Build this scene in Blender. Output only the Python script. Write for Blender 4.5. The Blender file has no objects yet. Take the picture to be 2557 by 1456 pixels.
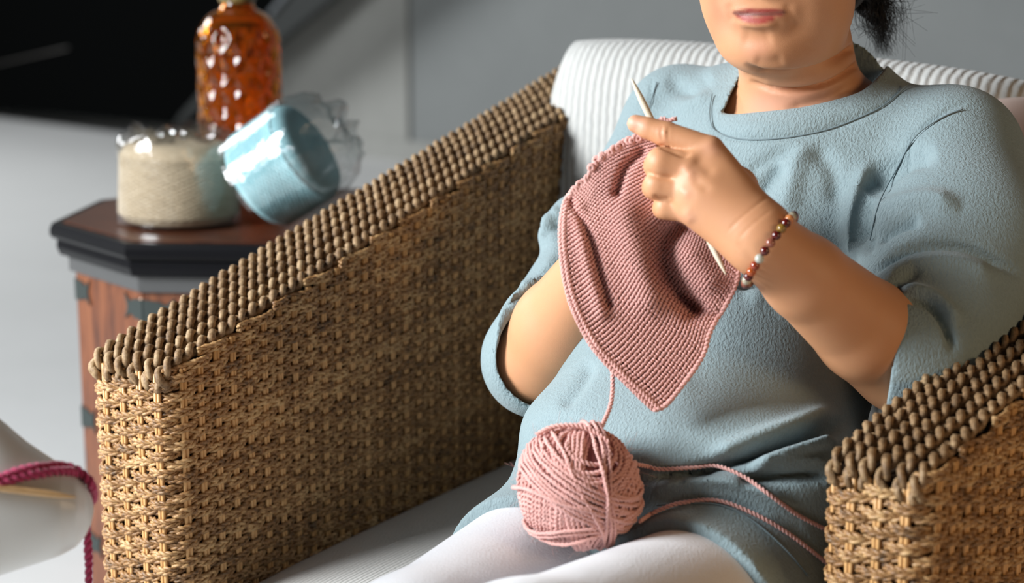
import bpy, math, random
import numpy as np
from mathutils import Vector, Matrix

random.seed(7)
rng = np.random.default_rng(11)
S = bpy.context.scene
COL = S.collection

# ------------------------------------------------------------------ camera
F_PX, CX, CY = 4500.0, 1278.5, 728.0
PITCH = math.radians(11.5)
CAM_H = 1.08
SP, CP = math.sin(PITCH), math.cos(PITCH)
cam_d = bpy.data.cameras.new('camera')
cam = bpy.data.objects.new('camera', cam_d)
COL.objects.link(cam)
cam.location = (0, 0, CAM_H)
cam.rotation_euler = (math.pi / 2 - PITCH, 0, 0)
cam_d.sensor_width = 36.0
cam_d.lens = F_PX / 2557.0 * 36.0
cam_d.clip_start = 0.05
cam_d.dof.use_dof = True
cam_d.dof.focus_distance = 1.82
cam_d.dof.aperture_fstop = 3.6
S.camera = cam

# ------------------------------------------------------------------ light
S.view_settings.view_transform = 'Standard'
S.view_settings.look = 'None'
S.view_settings.gamma = 1.0
S.view_settings.exposure = 0.08
S.view_settings.use_curve_mapping = False
W = bpy.data.worlds.new('room_light')
S.world = W
W.use_nodes = True
W.node_tree.nodes['Background'].inputs[0].default_value = (0.80, 0.88, 1.0, 1)
W.node_tree.nodes['Background'].inputs[1].default_value = 0.028


def area(name, loc, target, size, size_y, power, color):
    l = bpy.data.lights.new(name, 'AREA')
    l.shape = 'RECTANGLE'
    l.size, l.size_y = size, size_y
    l.energy, l.color = power, color
    o = bpy.data.objects.new(name, l)
    COL.objects.link(o)
    o.location = loc
    o.rotation_euler = (Vector(target) - Vector(loc)).to_track_quat('-Z', 'Y').to_euler()
    return o


area('window_daylight', (-2.65, 1.02, 1.85), (0.1, 1.85, 0.65), 1.1, 1.2, 215, (0.93, 0.97, 1.0))
area('far_window_daylight', (-5.2, 6.4, 3.4), (-3.0, 6.6, 0.0), 3.0, 2.0, 300, (0.95, 0.98, 1.0))
area('warm_room_lamp', (1.75, 0.30, 1.25), (0.0, 1.9, 0.6), 0.6, 0.6, 11, (1.0, 0.66, 0.36))


# ------------------------------------------------------------------ helpers
def P(px, py, d):
    x = (px - CX) / F_PX * d
    y = (CY - py) / F_PX * d
    return np.array([x, d * CP + y * SP, CAM_H - d * SP + y * CP])


def proj(V):
    """world points -> photo pixels and depth"""
    x = V[:, 0]
    dy = V[:, 1]
    dz = V[:, 2] - CAM_H
    d = dy * CP - dz * SP
    up = dy * SP + dz * CP
    return np.stack([CX + F_PX * x / d, CY - F_PX * up / d], 1), d


def norm(v):
    v = np.asarray(v, float)
    return v / np.maximum(np.linalg.norm(v, axis=-1, keepdims=True), 1e-12)


def catmull(pts, n):
    pts = np.asarray(pts, float)
    k = len(pts)
    if k == 2:
        t = np.linspace(0, 1, n)[:, None]
        return pts[0] * (1 - t) + pts[1] * t
    ext = np.vstack([2 * pts[0] - pts[1], pts, 2 * pts[-1] - pts[-2]])
    seg = np.linalg.norm(np.diff(pts, axis=0), axis=1)
    cum = np.concatenate([[0], np.cumsum(seg)])
    s = np.linspace(0, cum[-1], n)
    i = np.clip(np.searchsorted(cum, s, side='right') - 1, 0, k - 2)
    t = ((s - cum[i]) / np.maximum(seg[i], 1e-9))[:, None]
    p0, p1, p2, p3 = ext[i], ext[i + 1], ext[i + 2], ext[i + 3]
    return 0.5 * ((2 * p1) + (-p0 + p2) * t + (2 * p0 - 5 * p1 + 4 * p2 - p3) * t ** 2 + (-p0 + 3 * p1 - 3 * p2 + p3) * t ** 3)


class MB:
    """collects vertices and quads / triangles for one mesh object"""

    def __init__(self):
        self.V, self.F, self.n = [], [], 0
        self.C = []

    def add(self, V, F, c=None):
        V = np.asarray(V, float)
        F = np.asarray(F, np.int64)
        self.V.append(V)
        self.F.append(F + self.n)
        self.n += len(V)
        if c is not None:
            self.C.append(np.broadcast_to(np.asarray(c, float), (len(V), 3)))

    def tube(self, C, r, ref=None, k=6, closed=False, cap=True, flat=1.0, c=None):
        C = np.asarray(C, float)
        n = len(C)
        if closed:
            T = np.roll(C, -1, 0) - np.roll(C, 1, 0)
        else:
            T = np.gradient(C, axis=0)
        T = norm(T)
        if ref is None:
            ref = frames(T)
        ref = np.broadcast_to(np.asarray(ref, float), C.shape)
        N = norm(ref - (ref * T).sum(1)[:, None] * T)
        B = np.cross(T, N)
        a = np.arange(k) * 2 * math.pi / k
        r = np.broadcast_to(np.asarray(r, float), (n,))
        ring = C[:, None, :] + r[:, None, None] * (np.cos(a)[None, :, None] * N[:, None, :] * flat + np.sin(a)[None, :, None] * B[:, None, :])
        V = ring.reshape(-1, 3)
        i = np.arange(n if closed else n - 1)
        j = np.arange(k)
        I, J = np.meshgrid(i, j, indexing='ij')
        I2 = (I + 1) % n
        J2 = (J + 1) % k
        F = np.stack([I * k + J, I2 * k + J, I2 * k + J2, I * k + J2], -1).reshape(-1, 4)
        if cap and not closed:
            e0 = len(V)
            V = np.vstack([V, C[:1] - T[:1] * r[0] * .3, C[-1:] + T[-1:] * r[-1] * .3])
            j2 = (j + 1) % k
            F0 = np.stack([j, j2, np.full(k, e0), np.full(k, e0)], -1)
            b = (n - 1) * k
            F1 = np.stack([b + j2, b + j, np.full(k, e0 + 1), np.full(k, e0 + 1)], -1)
            F = np.vstack([F, F0, F1])
        self.add(V, F, c)

    def rope(self, C, ref, pitch, off, rp, plies=2, k=5, hand=1, phase=0.0, closed=False, jit=0.0, c=None):
        C = np.asarray(C, float)
        if closed:
            T = np.roll(C, -1, 0) - np.roll(C, 1, 0)
        else:
            T = np.gradient(C, axis=0)
        T = norm(T)
        ref = frames(T) if ref is None else np.broadcast_to(np.asarray(ref, float), C.shape)
        N = norm(ref - (ref * T).sum(1)[:, None] * T)
        B = np.cross(T, N)
        s = np.concatenate([[0], np.cumsum(np.linalg.norm(np.diff(C, axis=0), axis=1))])
        if closed:
            tot = s[-1] + np.linalg.norm(C[0] - C[-1])
            pitch = tot / max(1, round(tot / pitch))
        for j in range(plies):
            a = hand * 2 * math.pi * s / pitch + 2 * math.pi * j / plies + phase
            w = 1.0 if jit == 0 else 1 + jit * np.sin(s * 171 + phase * 5 + j)
            Cj = C + off * (np.cos(a)[:, None] * N + np.sin(a)[:, None] * B)
            self.tube(Cj, rp * w, ref=N, k=k, closed=closed, c=c)

    def box(self, c, ax, ay, az):
        c, ax, ay, az = [np.asarray(q, float) for q in (c, ax, ay, az)]
        V = [c + sx * ax + sy * ay + sz * az for sz in (-1, 1) for sy in (-1, 1) for sx in (-1, 1)]
        F = [(0, 2, 3, 1), (4, 5, 7, 6), (0, 1, 5, 4), (2, 6, 7, 3), (0, 4, 6, 2), (1, 3, 7, 5)]
        self.add(V, F)

    def prism(self, poly, z0, z1, poly1=None):
        """polygon (n,2), CCW, extruded from z0 to z1"""
        p0 = np.asarray(poly, float)
        p1 = p0 if poly1 is None else np.asarray(poly1, float)
        n = len(p0)
        V = np.vstack([np.c_[p0, np.full(n, z0)], np.c_[p1, np.full(n, z1)], [[*p0.mean(0), z0]], [[*p1.mean(0), z1]]])
        i = np.arange(n)
        j = (i + 1) % n
        F = np.vstack([np.stack([i, j, j + n, i + n], 1), np.stack([j, i, np.full(n, 2 * n), np.full(n, 2 * n)], 1),
                       np.stack([i + n, j + n, np.full(n, 2 * n + 1), np.full(n, 2 * n + 1)], 1)])
        self.add(V, F)

    def lathe(self, prof, k, origin=(0, 0, 0), ax=None, disp=None):
        """prof (n,2): radius, height; ax: 3x3 with columns x, y, axis"""
        prof = np.asarray(prof, float)
        n = len(prof)
        a = np.arange(k) * 2 * math.pi / k
        A, R = np.meshgrid(a, prof[:, 0])
        Z = np.repeat(prof[:, 1:2], k, 1)
        if disp is not None:
            R = R + disp(A, Z) * (R > 1e-5)
        V = np.stack([R * np.cos(A), R * np.sin(A), Z], -1).reshape(-1, 3)
        if ax is not None:
            V = V @ np.asarray(ax, float).T
        V = V + np.asarray(origin, float)
        I, J = np.meshgrid(np.arange(n - 1), np.arange(k), indexing='ij')
        J2 = (J + 1) % k
        F = np.stack([I * k + J, I * k + J2, (I + 1) * k + J2, (I + 1) * k + J], -1).reshape(-1, 4)
        self.add(V, F)

    def grid(self, V):
        m, n = V.shape[:2]
        I, J = np.meshgrid(np.arange(m - 1), np.arange(n - 1), indexing='ij')
        F = np.stack([I * n + J, (I + 1) * n + J, (I + 1) * n + J + 1, I * n + J + 1], -1).reshape(-1, 4)
        self.add(V.reshape(-1, 3), F)

    def build(self, name, mat, parent=None, smooth=True):
        V = np.vstack(self.V)
        F = np.vstack(self.F)
        C = np.vstack(self.C) if self.C else None
        return mesh_obj(name, V, F, mat, parent, smooth, C)


def frames(T):
    n = len(T)
    out = np.zeros_like(T)
    r = np.array([0, 0, 1.0]) if abs(T[0, 2]) < .9 else np.array([1.0, 0, 0])
    for i in range(n):
        r = r - r.dot(T[i]) * T[i]
        r = r / max(np.linalg.norm(r), 1e-9)
        out[i] = r
    return out


def mesh_obj(name, V, F, mat, parent=None, smooth=True, C=None):
    me = bpy.data.meshes.new(name)
    F = np.asarray(F, np.int64)
    if F.shape[1] == 4:
        tri = F[:, 2] == F[:, 3]
        tot = np.where(tri, 3, 4)
        keep = np.ones(F.shape, bool)
        keep[tri, 3] = False
        loops = F[keep]
    else:
        tot = np.full(len(F), F.shape[1])
        loops = F.reshape(-1)
    start = np.concatenate([[0], np.cumsum(tot)[:-1]])
    me.vertices.add(len(V))
    me.vertices.foreach_set('co', np.asarray(V, np.float32).reshape(-1))
    me.loops.add(len(loops))
    me.loops.foreach_set('vertex_index', loops.astype(np.int32))
    me.polygons.add(len(F))
    me.polygons.foreach_set('loop_start', start.astype(np.int32))
    me.polygons.foreach_set('loop_total', tot.astype(np.int32))
    me.polygons.foreach_set('use_smooth', np.full(len(F), smooth))
    me.update(calc_edges=True)
    me.validate()
    if C is not None:
        at = me.color_attributes.new('tint', 'FLOAT_COLOR', 'POINT')
        at.data.foreach_set('color', np.c_[C, np.ones(len(C))].astype(np.float32).reshape(-1))
    if mat is not None:
        me.materials.append(mat)
    o = bpy.data.objects.new(name, me)
    COL.objects.link(o)
    if parent is not None:
        attach(o, parent)
    return o


def attach(o, parent):
    o.parent = parent
    if parent.type == 'EMPTY':
        o.matrix_parent_inverse = Matrix.Translation(parent.location).inverted()


def thing(name, loc, label, cat, group=None):
    o = bpy.data.objects.new(name, None)
    o.empty_display_size = .05
    COL.objects.link(o)
    o.location = tuple(float(q) for q in loc)
    tag(o, label, cat, group)
    return o


def tag(o, label=None, cat=None, group=None, kind=None):
    if label: o['label'] = label
    if cat: o['category'] = cat
    if group: o['group'] = group
    if kind: o['kind'] = kind
    return o


# ------------------------------------------------------------------ materials
class Mat:
    def __init__(self, name):
        self.m = bpy.data.materials.new(name)
        self.m.use_nodes = True
        self.t = self.m.node_tree
        self.b = self.t.nodes['Principled BSDF']
        self.bump_in = None

    def n(self, typ, **kw):
        nd = self.t.nodes.new(typ)
        for k, v in kw.items():
            if k in nd.inputs.keys():
                nd.inputs[k].default_value = v
            else:
                setattr(nd, k, v)
        return nd

    def l(self, a, b):
        self.t.links.new(a, b)

    def set(self, **kw):
        for k, v in kw.items():
            self.b.inputs[k.replace('_', ' ')].default_value = v
        return self

    def coord(self, scale=(1, 1, 1), rot=(0, 0, 0)):
        tc = self.n('ShaderNodeTexCoord')
        mp = self.n('ShaderNodeMapping')
        mp.inputs['Scale'].default_value = scale
        mp.inputs['Rotation'].default_value = rot
        self.l(tc.outputs['Object'], mp.inputs[0])
        return mp.outputs[0]

    def noise(self, vec, scale, detail=3, rough=.55, dist=0.0):
        nd = self.n('ShaderNodeTexNoise')
        nd.inputs['Scale'].default_value = scale
        nd.inputs['Detail'].default_value = detail
        nd.inputs['Roughness'].default_value = rough
        nd.inputs['Distortion'].default_value = dist
        if vec is not None: self.l(vec, nd.inputs['Vector'])
        return nd.outputs['Fac']

    def ramp(self, fac, stops):
        r = self.n('ShaderNodeValToRGB')
        el = r.color_ramp.elements
        while len(el) < len(stops): el.new(.5)
        for e, (p, c) in zip(el, stops):
            e.position = p
            e.color = (*c, 1) if len(c) == 3 else c
        self.l(fac, r.inputs[0])
        return r.outputs[0]

    def mix(self, fac, a, b, typ='MIX'):
        m = self.n('ShaderNodeMix', data_type='RGBA', blend_type=typ)
        for sock, v in ((m.inputs[0], fac), (m.inputs[6], a), (m.inputs[7], b)):
            if hasattr(v, 'is_linked'):
                self.l(v, sock)
            elif isinstance(v, (int, float)):
                sock.default_value = v
            else:
                sock.default_value = (*v, 1)
        return m.outputs[2]

    def math(self, op, a, b=0.0):
        m = self.n('ShaderNodeMath', operation=op)
        for sock, v in ((m.inputs[0], a), (m.inputs[1], b)):
            if hasattr(v, 'is_linked'): self.l(v, sock)
            else: sock.default_value = v
        return m.outputs[0]

    def color(self, c):
        if hasattr(c, 'is_linked'): self.l(c, self.b.inputs['Base Color'])
        else: self.b.inputs['Base Color'].default_value = (*c, 1)
        return self

    def bump(self, h, dist, strength=1.0):
        bp = self.n('ShaderNodeBump')
        bp.inputs['Distance'].default_value = dist
        bp.inputs['Strength'].default_value = strength
        self.l(h, bp.inputs['Height'])
        if self.bump_in is not None: self.l(self.bump_in, bp.inputs['Normal'])
        self.bump_in = bp.outputs[0]
        self.l(self.bump_in, self.b.inputs['Normal'])
        return self

    def rand(self):
        return self.n('ShaderNodeObjectInfo').outputs['Random']

    def tint(self):
        a = self.n('ShaderNodeAttribute', attribute_name='tint')
        return a.outputs['Color']


def seagrass(name, dark, mid, light, rough=.5):
    M = Mat(name).set(Roughness=rough)
    v = M.coord()
    n1 = M.noise(v, 130, 2)
    n2 = M.noise(v, 26, 3)
    n3 = M.noise(v, 420, 2)
    f = M.math('ADD', M.math('MULTIPLY', n1, .62), M.math('MULTIPLY', n2, .38))
    f = M.math('ADD', f, M.math('MULTIPLY', M.math('SUBTRACT', M.rand(), .5), .12))
    c = M.ramp(f, [(.30, dark), (.48, mid), (.66, light)])
    c = M.mix(.22, c, M.ramp(n3, [(.35, dark), (.62, light)]), 'MIX')
    M.color(c)
    M.bump(n3, .0005, .7)
    return M.m


def fabric(name, c0, c1, scale, dist, rough=.9, stretch=(1, 1, 1), sheen=.25, strength=1.0, rot=(0, 0, 0)):
    M = Mat(name).set(Roughness=rough)
    M.b.inputs['Sheen Weight'].default_value = sheen
    M.b.inputs['Sheen Roughness'].default_value = .5
    v = M.coord(stretch, rot)
    n = M.noise(v, scale, 3, .6)
    big = M.noise(M.coord(), 7, 2)
    M.color(M.mix(M.math('ADD', M.math('MULTIPLY', n, .7), M.math('MULTIPLY', big, .3)), c0, c1))
    M.bump(n, dist, strength)
    return M


def plain(name, c, rough=.5, **kw):
    M = Mat(name).color(c).set(Roughness=rough)
    for k, v in kw.items(): M.b.inputs[k.replace('_', ' ')].default_value = v
    return M

# ------------------------------------------------------------------ setting
WALL_A = math.radians(43)
WD = np.array([math.cos(WALL_A), -math.sin(WALL_A), 0.0])      # along the wall, to the right
WN = np.array([-math.sin(WALL_A), -math.cos(WALL_A), 0.0])     # out of the wall, towards the room
W0 = np.array([-0.62, 8.46, 0.0])


def concrete(name, c0, c1, scale=1.1, rough=.75):
    M = Mat(name).set(Roughness=rough)
    v = M.coord()
    n = M.noise(v, scale, 5, .6, .4)
    n2 = M.noise(v, 14, 3)
    M.color(M.mix(M.math('ADD', M.math('MULTIPLY', n, .8), M.math('MULTIPLY', n2, .2)), c0, c1))
    M.bump(n2, .002, .4)
    return M.m


m_wall = concrete('grey_concrete_wall', (.235, .235, .218), (.375, .375, .352))
m_wall2 = concrete('grey_plaster_wall', (.17, .18, .178), (.25, .262, .258))
m_floor = concrete('pale_concrete_floor', (.52, .52, .51), (.66, .66, .65), .8, .55)
m_black = plain('matt_black_board', (.0012, .0014, .0014), .9, Specular_IOR_Level=.03).m
m_dark = plain('dark_grey_steel', (.030, .032, .031), .6, Specular_IOR_Level=.25).m
m_edge = plain('glint_grey_edge', (.16, .17, .18), .3).m

fl = MB()
fl.add([(-8, -1, 0), (6, -1, 0), (6, 14, 0), (-8, 14, 0)], [(0, 1, 2, 3)])
tag(fl.build('floor', m_floor, smooth=False), kind='structure')


def wall_box(mb, s0, s1, z0, z1, n0, n1):
    c = W0 + WD * (s0 + s1) / 2 + WN * (n0 + n1) / 2 + np.array([0, 0, (z0 + z1) / 2])
    mb.box(c, WD * (s1 - s0) / 2, -WN * (n1 - n0) / 2, np.array([0, 0, (z1 - z0) / 2]))


def wall_s(px):
    """where along the wall the photo column px falls"""
    k = (px - CX) / F_PX
    # x = k d ;  d = y*CP + (h-z)*SP at eye level ~ y*CP
    a = W0[0] + 0 * k
    return (k * (W0[1] * CP + .06) - a) / (WD[0] - k * WD[1] * CP)


sJ = wall_s(1020)
wb = MB()
wall_box(wb, -6, 7, 0, 3.6, -.16, -.03)
wback = tag(wb.build('wall_back', m_dark, smooth=False), kind='structure')
b1 = MB(); wall_box(b1, -6, sJ - .014, 0, 3.6, -.03, .0)
b1.build('panel', m_wall, wback, smooth=False)
b2 = MB(); wall_box(b2, sJ + .014, 7, 0, 3.6, -.03, .0)
o = b2.build('panel', m_wall2, wback, smooth=False)
o['label'] = 'darker grey wall panel'
b3 = MB(); wall_box(b3, -6, 7, 0, .10, .0, .012)
tag(b3.build('baseboard_back', m_wall, smooth=False), kind='structure')

# dark staircase flank at the far left: slab with a slanting underside edge, stringer and nosing
st = thing('staircase', W0 + WD * -3.2, 'black staircase flank with a slanting dark grey stringer by the far wall', 'staircase')
N_OFF = .32


def on_plane(px, py, off=N_OFF):
    """point of the vertical plane `off` in front of the wall seen at a pixel"""
    a = P(px, py, 1.0) - np.array([0, 0, CAM_H])
    o0 = np.array([0, 0, CAM_H])
    t = ((W0 + WN * off - o0) @ WN) / (a @ WN)
    return o0 + a * t


def slab(mb, pix, off, th):
    pts = [on_plane(x, y, off) for x, y in pix]
    n = len(pts)
    V = np.array(pts + [p - WN * th for p in pts] + [np.mean(pts, 0), np.mean(pts, 0) - WN * th])
    F = []
    for i in range(n):
        j = (i + 1) % n
        F += [(i, j, 2 * n, 2 * n), (j + n, i + n, 2 * n + 1, 2 * n + 1), (j, i, i + n, j + n)]
    mb.add(V, F)


q = MB(); slab(q, [(-420, 232), (432, 312), (470, 270), (690, 8), (900, -245), (-420, -420)][::-1], N_OFF, .20)
q.build('side_panel', m_black, st, smooth=False)
q = MB(); slab(q, [(432, 314), (820, 0), (1060, -195), (940, -290), (700, 0), (450, 286)][::-1], N_OFF + .05, .06)
q.build('stringer', m_dark, st, smooth=False)
q = MB(); q.tube([on_plane(676, 34, N_OFF + .06), on_plane(960, -306, N_OFF + .06)], .016)
q.build('stringer_glint', m_edge, st)  # thin pale rod that draws the glint along the stringer's edge
q = MB(); q.tube([on_plane(-60, 172, N_OFF + .006), on_plane(170, 120, N_OFF + .006)], .010, flat=.5)
q.build('tread_edge', plain('faint_tread_edge', (.06, .055, .05), .5).m, st)  # thin line slightly paler than the black panel

# ------------------------------------------------------------------ side table
m_wood = Mat('reddish_brown_wood').set(Roughness=.42)
v = m_wood.coord((9, 9, 1.2))
n = m_wood.noise(v, 5, 5, .6, 1.2)
m_wood.color(m_wood.ramp(n, [(.28, (.050, .014, .006)), (.5, (.145, .042, .014)), (.72, (.24, .082, .030))]))
m_wood.bump(n, .0008, .4)
m_top = Mat('polished_dark_top').set(Roughness=.32, Specular_IOR_Level=.3)
v = m_top.coord((2, 12, 1))
n = m_top.noise(v, 6, 4, .6, .8)
m_top.color(m_top.ramp(n, [(.3, (.028, .008, .004)), (.7, (.105, .032, .014))]))
m_rim = plain('black_lacquered_rim', (.006, .006, .007), .3, Specular_IOR_Level=.08).m
m_iron = Mat('dark_iron').set(Roughness=.55, Metallic=.4)
m_iron.color((.035, .045, .042))

TZ = .628
vl, vn = P(122, 556, 2.80), P(310, 606, 2.615)
vl[2] = vn[2] = TZ
e = vn - vl
side = np.linalg.norm(e[:2])
ed = e[:2] / side
inw = np.array([-ed[1], ed[0]])
TC = (vl[:2] + vn[:2]) / 2 + inw * side * 1.2071
A0 = math.atan2(*(vl[:2] - TC)[::-1])
TR = side / (2 * math.sin(math.pi / 8))


def octa(r):
    return np.array([TC + r * np.array([math.cos(A0 + k * math.pi / 4), math.sin(A0 + k * math.pi / 4)]) for k in range(8)])


tb = thing('side_table', (*TC, 0), 'octagonal brown wooden side table with black rim beside the wicker chair', 'table')
q = MB()
zs = [(TZ - .002, TR * .93), (TZ - .002, TR * .985), (TZ - .010, TR * .998), (TZ - .020, TR), (TZ - .026, TR * .985), (TZ - .028, TR * .965), (TZ - .040, TR * .97), (TZ - .052, TR * .955), (TZ - .056, TR * .90)]
for (za, ra), (zb, rb) in zip(zs, zs[1:]):
    a, b = octa(ra), octa(rb)
    V = np.vstack([np.c_[a, np.full(8, za)], np.c_[b, np.full(8, zb)]])
    i = np.arange(8); j = (i + 1) % 8
    q.add(V, np.stack([i + 8, j + 8, j, i], 1))
q.build('rim', m_rim, tb, smooth=False)
q = MB(); q.prism(octa(TR * .935), TZ - .03, TZ)
q.build('top_panel', m_top.m, tb, smooth=False)
ub = octa(TR * .93)
q = MB(); q.prism(octa(TR * .915), TZ - .078, TZ - .05)
q.build('under_rim', plain('reflection_grey_moulding', (.065, .065, .065), .2).m, tb, smooth=False)  # glossy black moulding; the grey base stands in for its reflection
m_w = m_wood.m
BR = TR * .885
ob = octa(BR)
body = MB(); body.prism(octa(BR * .985), .0, TZ - .07)
body = body.build('body', m_w, tb, smooth=False)
for k in range(8):
    a, b = ob[k], ob[(k + 1) % 8]
    d = (b - a) / np.linalg.norm(b - a)
    nn = np.array([d[1], -d[0], 0])
    L = np.linalg.norm(b - a) / 2 - .0015
    q = MB()
    q.box(np.array([*(a + b) / 2, (TZ - .07) / 2]) - nn * .006, np.array([*d, 0]) * L, -nn * .006, np.array([0, 0, (TZ - .07) / 2]))
    q.build('panel', m_w, tb, smooth=False)
for k in range(8):
    pc = ob[k]
    for zc in (TZ - .108, TZ - .315, TZ - .522):
        for sgn in (1, -1):
            nb = ob[(k + sgn) % 8]
            d = (nb - pc) / np.linalg.norm(nb - pc)
            d3 = np.array([*d, 0])
            nn = np.array([d[1], -d[0], 0]) * sgn
            if k == 1 or k == 0 or k == 2:
                q = MB()
                L = .048 if sgn > 0 else .054
                c0 = np.array([*pc, zc]) + nn * .0025
                pts = [(0, -.017), (L * .5, -.014), (L * .72, -.009), (L, -.020), (L * .86, 0), (L, .020), (L * .72, .009), (L * .5, .014), (0, .017)]
                V = np.array([c0 + d3 * x + np.array([0, 0, z]) for x, z in pts] + [c0 + d3 * x + np.array([0, 0, z]) - nn * .004 for x, z in pts] + [c0 + d3 * L * .5])
                m_ = len(pts)
                F = [(i, (i + 1) % m_, 2 * m_, 2 * m_) if sgn > 0 else ((i + 1) % m_, i, 2 * m_, 2 * m_) for i in range(m_)]
                F += [(i, i + m_, (i + 1) % m_ + m_, (i + 1) % m_) for i in range(m_)]
                q.add(V, F)
                q.build('corner_strap', m_iron.m, tb, smooth=False)
for zz in (TZ - .092, TZ - .103):
    q = MB()
    d = (ob[0] - ob[1]) / np.linalg.norm(ob[0] - ob[1])
    q.lathe([(0.0035, 0), (.003, .0015), (0, .0025)], 8, np.array([*(ob[1] + d * .006), zz]), np.stack([np.array([*d, 0]), np.array([0, 0, 1.]), np.array([*(-inw), 0])], 1))
    q.build('rivet', plain('brass_rivet', (.45, .30, .22), .3, Metallic=.6).m, tb)

# bottle
m_amber = Mat('amber_glass').set(Roughness=.04, IOR=1.45)
m_amber.b.inputs['Transmission Weight'].default_value = .96
m_amber.color((.70, .24, .025))
BC = P(607, 494, 3.05); BC[2] = TZ
bt = thing('amber_bottle', BC, 'amber glass bottle with diamond pattern standing behind the wrapped yarn cones', 'bottle')
prof = [(0, .002), (.060, 0), (.068, .006), (.0685, .02)] + [(.0685, z) for z in np.linspace(.03, .250, 66)] + \
       [(.0685 * math.cos(t) ** .62 + .0005, .251 + .066 * math.sin(t)) for t in np.linspace(.12, 1.24, 18)] + \
       [(.029, .318), (.027, .326), (.0265, .355), (.029, .360), (.029, .372), (.025, .376)] + [(.021, .376), (.021, .324)] + [(.0640 * math.cos(t) ** .62, .249 + .062 * math.sin(t)) for t in np.linspace(1.24, .12, 14)] + [(.0640, .24), (.0640, .012), (.050, .006), (0, .007)]


def diam(A, Z):
    m = np.clip((Z - .015) / .02, 0, 1) * np.clip((.312 - Z) / .03, 0, 1)
    m[len(m) // 2 + 20:] = 0
    u, w_ = A * 12 / math.pi, Z / .0270
    return -.0062 * m * (np.abs(np.sin(math.pi * (u + w_) / 2)) * np.abs(np.sin(math.pi * (u - w_) / 2))) + .002 * m


q = MB(); q.lathe(prof, 180, BC, None, diam)
q.build('glass_body', m_amber.m, bt)
q = MB(); q.lathe([(.0275, .326), (.031, .332), (.031, .352), (.0275, .357)], 40, BC)
q.build('neck_band', plain('olive_brown_band', (.14, .10, .03), .35).m, bt)
q = MB(); q.lathe([(0, .366), (.020, .366), (.020, .377), (.032, .379), (.034, .386), (.034, .406), (.030, .410), (0, .410)], 40, BC)
q.build('stopper', m_dark, bt)

# wrapped yarn cones
m_film = Mat('clear_film').set(Roughness=.12, IOR=1.3)
m_film.color((1, 1, 1))
tr = m_film.n('ShaderNodeBsdfTransparent')
tr.inputs[0].default_value = (.97, .98, .98, 1)
gl = m_film.n('ShaderNodeBsdfGlossy'); gl.inputs['Roughness'].default_value = .12
lw = m_film.n('ShaderNodeLayerWeight'); lw.inputs[0].default_value = .28
mx = m_film.n('ShaderNodeMixShader')
fac = m_film.math('ADD', m_film.math('MULTIPLY', lw.outputs['Facing'], .35), .12)
m_film.l(fac, mx.inputs[0]); m_film.l(tr.outputs[0], mx.inputs[1]); m_film.l(gl.outputs[0], mx.inputs[2])
m_film.l(mx.outputs[0], m_film.t.nodes['Material Output'].inputs[0])
nz = m_film.noise(m_film.coord(), 55, 4, .6)
bp = m_film.n('ShaderNodeBump'); bp.inputs['Distance'].default_value = .004; bp.inputs['Strength'].default_value = .5
m_film.l(nz, bp.inputs['Height']); m_film.l(bp.outputs[0], gl.inputs['Normal'])
m_film = m_film.m


def yarn_mat(name, c0, c1):
    M = Mat(name).set(Roughness=.9)
    w_ = M.noise(M.coord(), 260, 2)
    M.color(M.mix(w_, c0, c1))
    M.bump(w_, .0012, .7)
    return M.m


def cone_spool(name, base, axis, r0, r1, h, mats, label, crumple, cat='yarn', seed=0, tail=False):
    axis = norm(axis)
    x = norm(np.cross([0.3, 1, 0.1], axis)); y = np.cross(axis, x)
    M3 = np.stack([x, y, axis], 1)
    t = thing(name, base, label, cat, None)
    # wound yarn: a criss-cross helix over a core
    q = MB()
    rr = lambda z: r0 + (r1 - r0) * z / h
    fil = .012
    prof = [(0, .003), (r0 - .02, .003), (r0 - .006, .006), (r0, .016)] + [(rr(z), z) for z in np.linspace(.02, h - .018, 12)] + [(r1 - .006, h - .006), (r1 - .02, h), (.02, h), (0, h - .01)]
    q.lathe(prof, 64, base, M3)
    core = q.build('wound_yarn', mats, t)
    rg = np.random.default_rng(seed)
    for k in range(26):
        q = MB()
        n_ = 150
        s = np.linspace(0, 1, n_)
        z = .016 + (h - .034) * np.abs(((s * 3 + k / 26.0) % 1) * 2 - 1)
        a = s * 2 * math.pi * 2.35 + k * 2.399
        R = rr(z) + .0008
        C = np.stack([R * np.cos(a), R * np.sin(a), z], 1) @ M3.T + base
        q.tube(C, .0021, k=4, ref=norm(C - base))
        q.build('yarn_wrap', mats, core)
    # film wrapper, crumpled at its closed end
    nth, nz_ = 120, 40
    a = np.arange(nth) * 2 * math.pi / nth
    rows = []
    wob = [rg.normal(size=(6,)) for _ in range(6)]
    prof = [(rr(z) + .0045, z) for z in np.linspace(.004, h - .012, 16)] + \
           [(r1 * c_ + .004, h - .012 + z_) for c_, z_ in crumple]
    for i, (r, z) in enumerate(prof):
        cr = max(0, (z - h * .72) / (h * .3))
        wv = sum(w_[0] * np.sin((2 * k + 3) * a + w_[1] * 3 + z * 60 * w_[2]) for k, w_ in enumerate(wob)) / 6
        wz = sum(w_[3] * np.sin((2 * k + 2) * a + w_[4] * 3 + r * 90) for k, w_ in enumerate(wob)) / 6
        R = r * (1 + .014 * wv + .05 * cr * wv)
        Z = z + .010 * cr * wz
        rows.append(np.stack([R * np.cos(a), R * np.sin(a), Z], 1))
    V = np.array(rows)
    V = V @ M3.T + base
    V = np.concatenate([V, V[:, :1]], 1)
    q = MB(); q.grid(V[::-1])
    q.build('film_wrap', m_film, t)
    return t


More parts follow.
